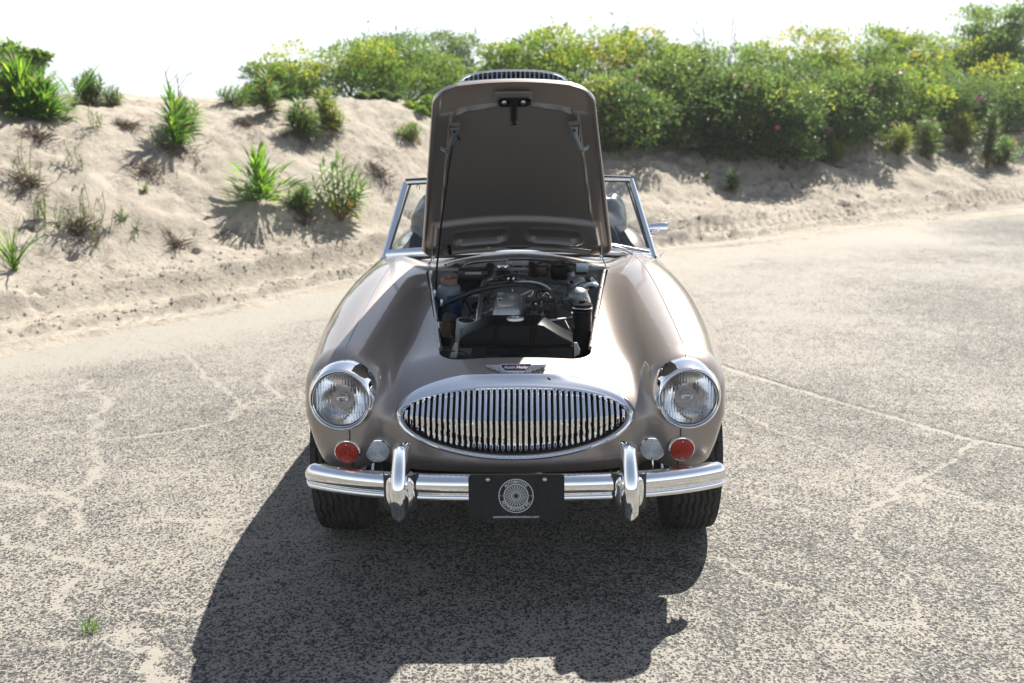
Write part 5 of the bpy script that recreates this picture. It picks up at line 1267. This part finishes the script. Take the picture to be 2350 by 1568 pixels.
# the skyline tree on the right: trunk, limbs, layered crown
def skyline_tree(u, d, vt, w, label, seed):
    r = np.random.default_rng(seed); dr = ray(u, 230); k = d / math.hypot(dr.x, dr.y); p = Vector((CAM_LOC.x + dr.x * k, CAM_LOC.y + dr.y * k, 0)); p.z = gz(p.x, p.y)
    H = (CAM_LOC + ray(u, vt) * d).z - p.z; W = w / 2284.7 * d; root = empty('small_tree', p, label, 'tree'); P = []
    mb = MB().tube([(0, 0, -.05), (.05, 0, H * .3), (-.02, .03, H * .6), (0, 0, H * .9)], [.06, .05, .035, .012], 8); mb.build('trunk', M['bark'], root)
    for i in range(16 if w > 150 else 12):
        a = r.uniform(0, 2 * math.pi); z0 = r.uniform(.35, .85) * H; ln = W * .5 * r.uniform(.5, 1.0); e = Vector((ln * math.cos(a), ln * math.sin(a), z0 + ln * .35))
        MB().tube([(0, 0, z0 - .1), (e.x * .5, e.y * .5, z0 + .02), tuple(e)], [.022, .014, .005], 6).build('limb', M['bark'], root)
        for q in range(5):
            c = np.array([e.x, e.y, e.z]) * (.55 + .11 * q) if False else np.array([e.x * (.35 + .16 * q), e.y * (.35 + .16 * q), z0 + (e.z - z0) * (.35 + .16 * q) + .05]); P.append(c + r.normal(0, 1, (150 if w > 150 else 45, 3)) * np.array([.085, .085, .045]) * W)
    P = np.concatenate(P); n = len(P); D = unit(r.normal(0, 1, (n, 3))); Up = unit(r.normal(0, .4, (n, 3)) + np.array([0, 0, 1.]))
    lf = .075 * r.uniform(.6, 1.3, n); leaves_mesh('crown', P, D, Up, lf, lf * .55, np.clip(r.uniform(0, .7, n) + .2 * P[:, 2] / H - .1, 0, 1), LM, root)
skyline_tree(2270, 25, 5, 190, 'tall small tree on the skyline at the upper right with layered boughs', 91)
skyline_tree(2050, 23.5, 40, 110, 'small dark bushy tree on the skyline left of the tall one', 92)
skyline_tree(60, 13.2, 105, 110, 'leafy sapling with broad leaves sticking up at the left edge skyline', 93)
# dead twigs against the sky
def bare_twigs(u, d, vt, label, seed, spread=.5, nst=6):
    r = random.Random(seed); dr = ray(u, 230); k = d / math.hypot(dr.x, dr.y); p = Vector((CAM_LOC.x + dr.x * k, CAM_LOC.y + dr.y * k, 0)); p.z = gz(p.x, p.y)
    H = (CAM_LOC + ray(u, vt) * d).z - p.z; root = empty('dead_bush', p, label, 'dead bush')
    for i in range(nst):
        dx = r.uniform(-1, 1) * spread; tipp = Vector((dx, r.uniform(-.2, .2), H * r.uniform(.75, 1.0))); midp = tipp * .5 + Vector((r.uniform(-.06, .06), 0, 0)); mb = MB()
        mb.tube([(0, 0, -.03), midp, tipp], [.010, .007, .002], 5)
        for q in range(5):
            b = midp.lerp(tipp, .1 + .17 * q); e = b + Vector((r.uniform(-.25, .25), r.uniform(-.1, .1), r.uniform(.06, .22))); mb.tube([b, (b + e) / 2 + Vector((0, 0, .02)), e], [.004, .003, .0015], 4)
        mb.build('branch', M['bark'], root)
bare_twigs(1650, 16.5, 5, 'tall bare twigs standing above the shrubs right of the bonnet', 1, .55, 7)
bare_twigs(1480, 17.5, 15, 'thin bare twigs poking up nearer the bonnet on the skyline', 2, .35, 4)
bare_twigs(395, 11.6, 130, 'lone dead stalk above the narrow green clump on the left dune', 3, .12, 2)

# leafy and strappy plants in the sand
def leaf_unit(nseg=5, droop=.5, wid=.07):
    V = []; F = []
    for i in range(nseg + 1):
        t = i / nseg; w = wid * math.sin(math.pi * min(1, .12 + .88 * t) ** .8) * (1 if i < nseg else .02); z = -droop * t * t * .5; V += [(-w / 2, t, z + w * .22), (0, t, z), (w / 2, t, z + w * .22)]
        if i: a = 3 * i; F += [(a-3, a-2, a+1, a), (a-2, a-1, a+2, a+1)]
    return V, F
def leaf_data(name, m, tint, **k):
    V, F = leaf_unit(**k); o = mesh_np(name, V, F, m); at_ = o.data.attributes.new('tint', 'FLOAT', 'POINT'); at_.data.foreach_set('value', np.full(len(V), tint, np.float32)); me = o.data; bpy.data.objects.remove(o); return me
def place_leaf(me, root, p, d, ln, roll=0, wide=1):
    d = Vector(d).normalized(); x = d.cross(Vector((0, 0, 1))); x = x.normalized() if x.length > .05 else Vector((1, 0, 0)); z = x.cross(d)
    o = bpy.data.objects.new('leaf', me); COL.objects.link(o); o.parent = root; Mx = Matrix((x, d, z)).transposed().to_4x4(); o.matrix_local = Matrix.Translation(Vector(p)) @ Mx @ Matrix.Rotation(roll, 4, 'Y') @ Matrix.Diagonal((ln * wide, ln, ln, 1))
strap = [leaf_data('leaf', LG, t, droop=dr, wid=.16) for t, dr in ((.2, .35), (.4, .6), (.6, .8), (.75, .45), (.9, 1.0))]
gold = [leaf_data('leaf', LO, t, droop=dr, wid=.16) for t, dr in ((.2, .5), (.4, .8), (.6, .6), (.8, 1.0), (.97, .7), (1.0, .5))]
def joined(root, leaves, m, name='foliage'):
    V0, F0 = leaf_unit(4, .7, .12); V0 = np.array(V0); F0 = np.array(F0); Vs = []; Fs = []; T = []
    for i, (p, d, ln, t, wide, dr) in enumerate(leaves):
        d = Vector(d).normalized(); x = d.cross(Vector((0, 0, 1))); x = x.normalized() if x.length > .05 else Vector((1, 0, 0)); z = x.cross(d)
        A = np.array([x, d, z]); v = V0 * np.array([wide, 1, dr]); Vs.append((v @ A) * ln + np.array(p)); Fs.append(F0 + len(V0) * i); T.append(np.full(len(V0), t))
    o = mesh_np(name, np.concatenate(Vs), np.concatenate(Fs), m, root); at_ = o.data.attributes.new('tint', 'FLOAT', 'POINT'); at_.data.foreach_set('value', np.concatenate(T).astype(np.float32)); o['kind'] = 'stuff'
def plant(kind, u, vb, vt, wpx, label, seed, n=None, parts=False, d=None, m=None, name=None, cat='plant', group=G2, tmul=1.0):
    r = random.Random(seed)
    if d is None: p, d = hit(u, vb)
    else:
        dr = ray(u, vb); k = d / math.hypot(dr.x, dr.y); p = Vector((CAM_LOC.x + dr.x * k, CAM_LOC.y + dr.y * k, 0)); p.z = gz(p.x, p.y) - .01
    H = max(.06, (vb - vt) / 2284.7 * d); W = wpx / 2284.7 * d; root = empty(name or {'strap': 'strappy_plant', 'gold': 'leafy_plant', 'grass': 'grass_tuft', 'herb': 'sparse_herb'}[kind], p, label, cat, group)
    LV = []
    if kind == 'strap':
        for i in range(n or 120):
            a = r.uniform(0, 2 * math.pi); e = r.uniform(.0, 1.5); ln = min(.20, .46 * (H * math.sin(e) + W / 2 * math.cos(e)) + .04) * r.uniform(.6, 1.2); q = r.choice((.15, .45, .8)) * r.uniform(.6, 1.1); base = (q * W / 2 * math.cos(a) * math.cos(e), q * W / 2 * math.sin(a) * math.cos(e), q * H * math.sin(e))
            dd = (math.cos(a) * math.cos(e), math.sin(a) * math.cos(e), math.sin(e) + .25); 
            if parts: place_leaf(strap[r.randrange(5)], root, base, dd, ln, r.uniform(-.4, .4))
            else: LV.append((base, dd, ln, r.uniform(.1, .95) * tmul, 1.0, r.uniform(.5, 1.5)))
    elif kind == 'gold':
        st = int((n or 9) * (1.0 if parts else 1.7))
        for s in range(st):
            a = r.uniform(0, 2 * math.pi); q = r.uniform(.1, 1.0); tipp = Vector((q * W / 2 * math.cos(a) * .8, q * W / 2 * math.sin(a) * .8, H * (1.05 - .45 * q * q) * r.uniform(.8, 1.0))); b0 = tipp * .12; b0.z = -.02
            mid = Vector((tipp.x * .7, tipp.y * .7, tipp.z * .5)); C_ = curve([b0, mid, tipp], 6)
            MB().tube(C_, [.006 - .004 * i / (len(C_) - 1) for i in range(len(C_))], 5).build('stem', M['stem_red'], root)
            k = 17 if parts else 20
            for i in range(k):
                t = .15 + .85 * i / k; j = t * (len(C_) - 1); pt = C_[int(j)].lerp(C_[min(len(C_) - 1, int(j) + 1)], j - int(j)); ga = i * 2.4; ax = (C_[min(len(C_) - 1, int(j) + 1)] - C_[max(0, int(j) - 1)]).normalized(); s1 = ax.orthogonal().normalized(); s2 = ax.cross(s1)
                dd = s1 * math.cos(ga) + s2 * math.sin(ga) + ax * (.5 + .9 * t); ln = min(.20, .50 * H) * (1.15 - .5 * t) * r.uniform(.8, 1.2)
                if parts: place_leaf(gold[r.choice((0, 1, 2, 3, 3) if t > .35 else (1, 2, 3, 4, 5))], root, pt, dd, ln, r.uniform(-.3, .3))
                else: LV.append((tuple(pt), dd, ln, r.uniform(.1, .9) * tmul if r.random() < .93 else 1.0, 1.0, r.uniform(.6, 1.4)))
    elif kind == 'grass':
        for i in range(n or 26):
            a = r.uniform(0, 2 * math.pi); e = r.uniform(.9, 1.5); ln = H * r.uniform(.6, 1.1); LV.append(((r.uniform(-.02, .02), r.uniform(-.02, .02), 0), (math.cos(a) * math.cos(e), math.sin(a) * math.cos(e), math.sin(e)), ln, r.uniform(.3, .9), .14 if H > .25 else .3, r.uniform(.3, 1.2)))
    else:
        st = n or 8
        for s in range(st):
            b0 = Vector((r.uniform(-.5, .5) * W * .8, r.uniform(-.3, .3) * W, -.01)); tipp = b0 + Vector((r.uniform(-.12, .12) * W, r.uniform(-.1, .1), H * r.uniform(.4, 1.0))); w0 = gz(p.x + b0.x, p.y + b0.y) - p.z; b0.z += w0; tipp.z += w0
            C_ = curve([b0, (b0 + tipp) / 2 + Vector((r.uniform(-.03, .03), 0, 0)), tipp], 5); MB().tube(C_, .0028, 4).build('stem', M['stem_red'], root)
            for i in range(12):
                t = .15 + .85 * i / 12; pt = b0.lerp(tipp, t); a = i * 2.4; LV.append((tuple(pt), (math.cos(a), math.sin(a), .7), .055 * r.uniform(.7, 1.3), r.uniform(.1, .95), 1.8, 1.0))
    if LV: joined(root, LV, m or {'strap': LG, 'gold': LO, 'grass': LG, 'herb': LO}[kind])
    return root
plant('strap', 600, 464, 352, 165, 'dense bright green strappy clump in the middle of the left dune', 1, n=295, parts=True)
plant('gold', 778, 503, 358, 165, 'reddish stemmed plant with long drooping leaves nearest the windscreen', 2, n=16, parts=True)
plant('gold', 690, 500, 425, 90, 'small grey-green plant between the strappy clump and the red-stemmed plant', 3, n=8)
plant('strap', 402, 335, 215, 75, 'narrow upright green clump above a dark root hollow', 4, n=300)
plant('gold', 430, 300, 225, 90, 'thin leafy sprays behind the narrow upright clump', 5, n=6)
plant('gold', 690, 315, 235, 90, 'leafy clump on the brow of the dune below the mound', 6, n=12)
plant('gold', 615, 262, 175, 90, 'leafy plant at the crest where the dune meets the mound', 7, n=10)
plant('gold', 545, 245, 200, 120, 'low scrubby growth on the crest left of the mound', 8, n=10)
plant('strap', 60, 270, 165, 170, 'thick green bank of strappy leaves at the upper left corner', 9, n=900)
plant('gold', 40, 262, 150, 150, 'leafy stems mixed into the top of the upper left bank', 10, n=22)
plant('strap', 110, 275, 195, 90, 'arching green leaves spilling from the right of the upper left bank', 11, n=400)
plant('gold', 205, 242, 175, 90, 'wispy grey-green plant on the bare skyline right of the corner bank', 12, n=10, tmul=.6)
plant('gold', 265, 243, 200, 60, 'short leafy plant beside the wispy one on the bare skyline', 13, n=7, tmul=.7)
plant('grass', 170, 245, 130, 60, 'very thin dry grass stalks against the white sky', 14, n=14)
plant('gold', 745, 300, 210, 80, 'yellow-tipped plant against the foot of the mound', 15, n=9, m=LY)
plant('gold', 940, 325, 280, 70, 'little bright plant just left of the bonnet edge', 16, n=9)
plant('gold', 770, 300, 255, 60, 'small green plant between the mound and the sand', 17, n=7)
plant('herb', 130, 520, 450, 110, 'sparse sprawling herb on the sand at the left', 18, n=14)
plant('herb', 215, 548, 455, 80, 'taller sparse herb right of the sprawling one', 19, n=12)
plant('herb', 60, 420, 330, 60, 'thin sprigs beside a dark litter patch at the left edge', 20, n=6)
plant('herb', 345, 450, 420, 40, 'tiny sprig alone on the middle of the left dune', 21, n=3)
plant('herb', 285, 520, 490, 60, 'faint low sprigs right of the tall sparse herb', 22, n=5)
plant('grass', 35, 622, 500, 70, 'tall pale beach grass tuft at the left edge of the picture', 23, n=30)
plant('herb', 205, 300, 240, 60, 'thin twiggy sprig on the upper left dune', 24, n=5)
plant('grass', 210, 1450, 1415, 70, 'tiny grass tuft growing through the asphalt at the lower left', 25, n=46)
plant('herb', 180, 380, 300, 50, 'bare-stemmed sprig below the upper left bank', 26, n=4)
plant('gold', 1621, 412, 395, 22, 'tiny bright sprout left of the two on the right-hand sand', 27, n=6)
plant('gold', 1680, 445, 395, 32, 'small bright seedling right of the tiny sprout', 28, n=6)
plant('gold', 1795, 392, 375, 24, 'tiny sprout under the overhanging bank', 29, n=5)
plant('gold', 1912, 375, 325, 65, 'little yellow-orange plant on the sand below the bank', 30, n=8, m=LY)
plant('gold', 1815, 335, 245, 55, 'fern-leaved yellowish sprig in front of the dark rose bushes', 31, n=5, m=LY)
plant('gold', 1370, 345, 320, 40, 'small sprout on the sand beside the right edge of the bonnet', 32, n=5)
for i, (u, vb, vt, w, m_, lab) in enumerate([(2060, 355, 290, 110, LY, 'yellow-green leafy plant at the left of the right-hand verge'), (2130, 365, 275, 110, LO, 'bushy green plant in the middle of the right-hand verge'), (2200, 350, 265, 90, LY, 'yellow-topped plant above the verge at the right'),
    (2265, 385, 250, 50, LO, 'tall feathery green plant on the right-hand verge'), (2300, 380, 320, 90, LO, 'spreading green plant at the far right of the verge')]):
    plant('gold', u, vb, vt, w, lab, 40 + i, n=16, m=m_)
# dry brown tangles, roots and litter lying on the dune
def tangle(u, v, wpx, label, seed, n=90):
    p, d = hit(u, v); r = random.Random(seed); W = wpx / 2284.7 * d; root = None; mb = MB()
    for i in range(n):
        a, q = r.uniform(0, 6.28), abs(r.gauss(0, .45)); x, y = q * W * .5 * math.cos(a), q * W * .5 * math.sin(a); z = gz(p.x + x, p.y + y) - p.z; b = Vector((x, y, z - .01)); ang = r.uniform(0, 6.28); ln = r.uniform(.05, .20)
        e = b + Vector((math.cos(ang) * ln, math.sin(ang) * ln, r.uniform(.0, .09))); e.z = max(e.z, gz(p.x + e.x, p.y + e.y) - p.z + .003); mb.tube([b, (b + e) / 2 + Vector((0, 0, .015)), e], [.0035, .003, .001], 3, cap=False)
    o = mb.build('dry_tangle', M['dry'], smooth=False); o['kind'] = 'stuff'; o.location = p; o['label'] = label; o['category'] = 'dead plant'; o['group'] = 'dry tangles on the dune'
for i, (u, v, w, lab) in enumerate([(400, 345, 130, 'dark root tangle under the narrow upright clump'), (340, 395, 90, 'straggling dead roots down the slope below the narrow clump'), (700, 320, 110, 'dry brown tangle under the clump on the brow'), (290, 290, 60, 'grey dead tuft standing on the upper left dune'),
    (85, 320, 60, 'brown dead tuft near the upper left bank'), (60, 425, 80, 'dark litter patch at the left edge of the dune'), (870, 400, 70, 'dry brown tangle on the sand near the windscreen frame'), (560, 285, 60, 'dead brown growth on the crest beside the scrub'), (185, 530, 100, 'thin dead stems beneath the sparse herbs'), (700, 510, 80, 'dry stalks around the small grey-green plant'), (1920, 385, 40, 'dry twig below the yellow-orange plant'), (405, 560, 35, 'small dark scrap of litter on the lower sand')]):
    tangle(u, v, w, lab, i, 60 if w < 60 else 130)
def scatter(name, m, N_, fn, size, flat=.5, seed=1, rots=True):
    r = np.random.default_rng(seed); XY = fn(r, N_); Z = np.maximum(terrain(XY[:, 0], XY[:, 1]), 0); s = size[0] + (size[1] - size[0]) * r.uniform(0, 1, N_) ** 3
    base = np.array([(1, 0, 0), (0, 1, 0), (-1, 0, 0), (0, -1, 0), (0, 0, 1), (0, 0, -.3)]); f = np.array([(0, 1, 4), (1, 2, 4), (2, 3, 4), (3, 0, 4), (1, 0, 5), (2, 1, 5), (3, 2, 5), (0, 3, 5)])
    a = r.uniform(0, 6.28, N_); c, s_ = np.cos(a), np.sin(a); Vb = base[None] * (1 + r.uniform(-.35, .35, (N_, 6, 1))) * s[:, None, None] * np.array([1, .7, flat]); V = np.empty_like(Vb); V[..., 0] = Vb[..., 0] * c[:, None] - Vb[..., 1] * s_[:, None]; V[..., 1] = Vb[..., 0] * s_[:, None] + Vb[..., 1] * c[:, None]; V[..., 2] = Vb[..., 2]
    V += np.stack([XY[:, 0], XY[:, 1], Z + .001], -1)[:, None]; F = f[None] + 6 * np.arange(N_)[:, None, None]; o = mesh_np(name, V.reshape(-1, 3), F.reshape(-1, 3), m, smooth=False); o['kind'] = 'stuff'; o['label'] = {'sand_clods': 'crumbled clods of sand along the wheel ruts', 'dune_litter': 'dark specks of litter and seaweed strewn over the dune', 'loose_grit': 'loose pale stone chips lying on the asphalt'}[name]; o['category'] = {'sand_clods': 'sand clods', 'dune_litter': 'litter', 'loose_grit': 'grit'}[name]
def f_ruts(r, n): x = r.uniform(-4.5, 8, n); s = np.where(r.random(n) < .5, r.normal(.9, .12, n), r.normal(1.65, .16, n)); return np.stack([x, EDGE(x) + s / .86], -1)
def f_dune(r, n):
    x = r.uniform(-5, 9, n * 3); y = EDGE(x) + r.uniform(2.0, 6, n * 3); k = (vnoise(x * 1.3, y * 1.3, 41) + .6 * vnoise(x * 5, y * 5, 42)) > .12; x, y = x[k][:n], y[k][:n]
    while len(x) < n: x = np.concatenate([x, x])[:n]; y = np.concatenate([y, y])[:n] + .13
    return np.stack([x, y], -1)
def f_grit(r, n): return np.stack([r.uniform(-2.2, 2.2, n), r.uniform(-.7, 3, n)], -1)
scatter('sand_clods', M['sandfill'], 4200, f_ruts, (.004, .028), .6, 2)
scatter('dune_litter', M['dry'], 2600, f_dune, (.003, .013), .35, 3)
scatter('loose_grit', M['sandfill'], 700, f_grit, (.0012, .0042), .6, 4)

# added thin volume imitating veiling flare, lifting the thicket
hz = MB().box((4, 22, 3.2), (76, 62, 8.6)).build('flare_haze', mat('flare_haze_air', (1, 1, 1)), smooth=False); hz['kind'] = 'stuff'
hm = hz.data.materials[0]; hn = hm.node_tree; hn.nodes.remove(hn.nodes['Principled BSDF']); pv = hn.nodes.new('ShaderNodeVolumePrincipled')
pv.inputs['Density'].default_value = .0011; pv.inputs['Color'].default_value = (.95, .97, 1, 1); pv.inputs['Anisotropy'].default_value = .3; hn.links.new(pv.outputs[0], hn.nodes['Material Output'].inputs['Volume'])
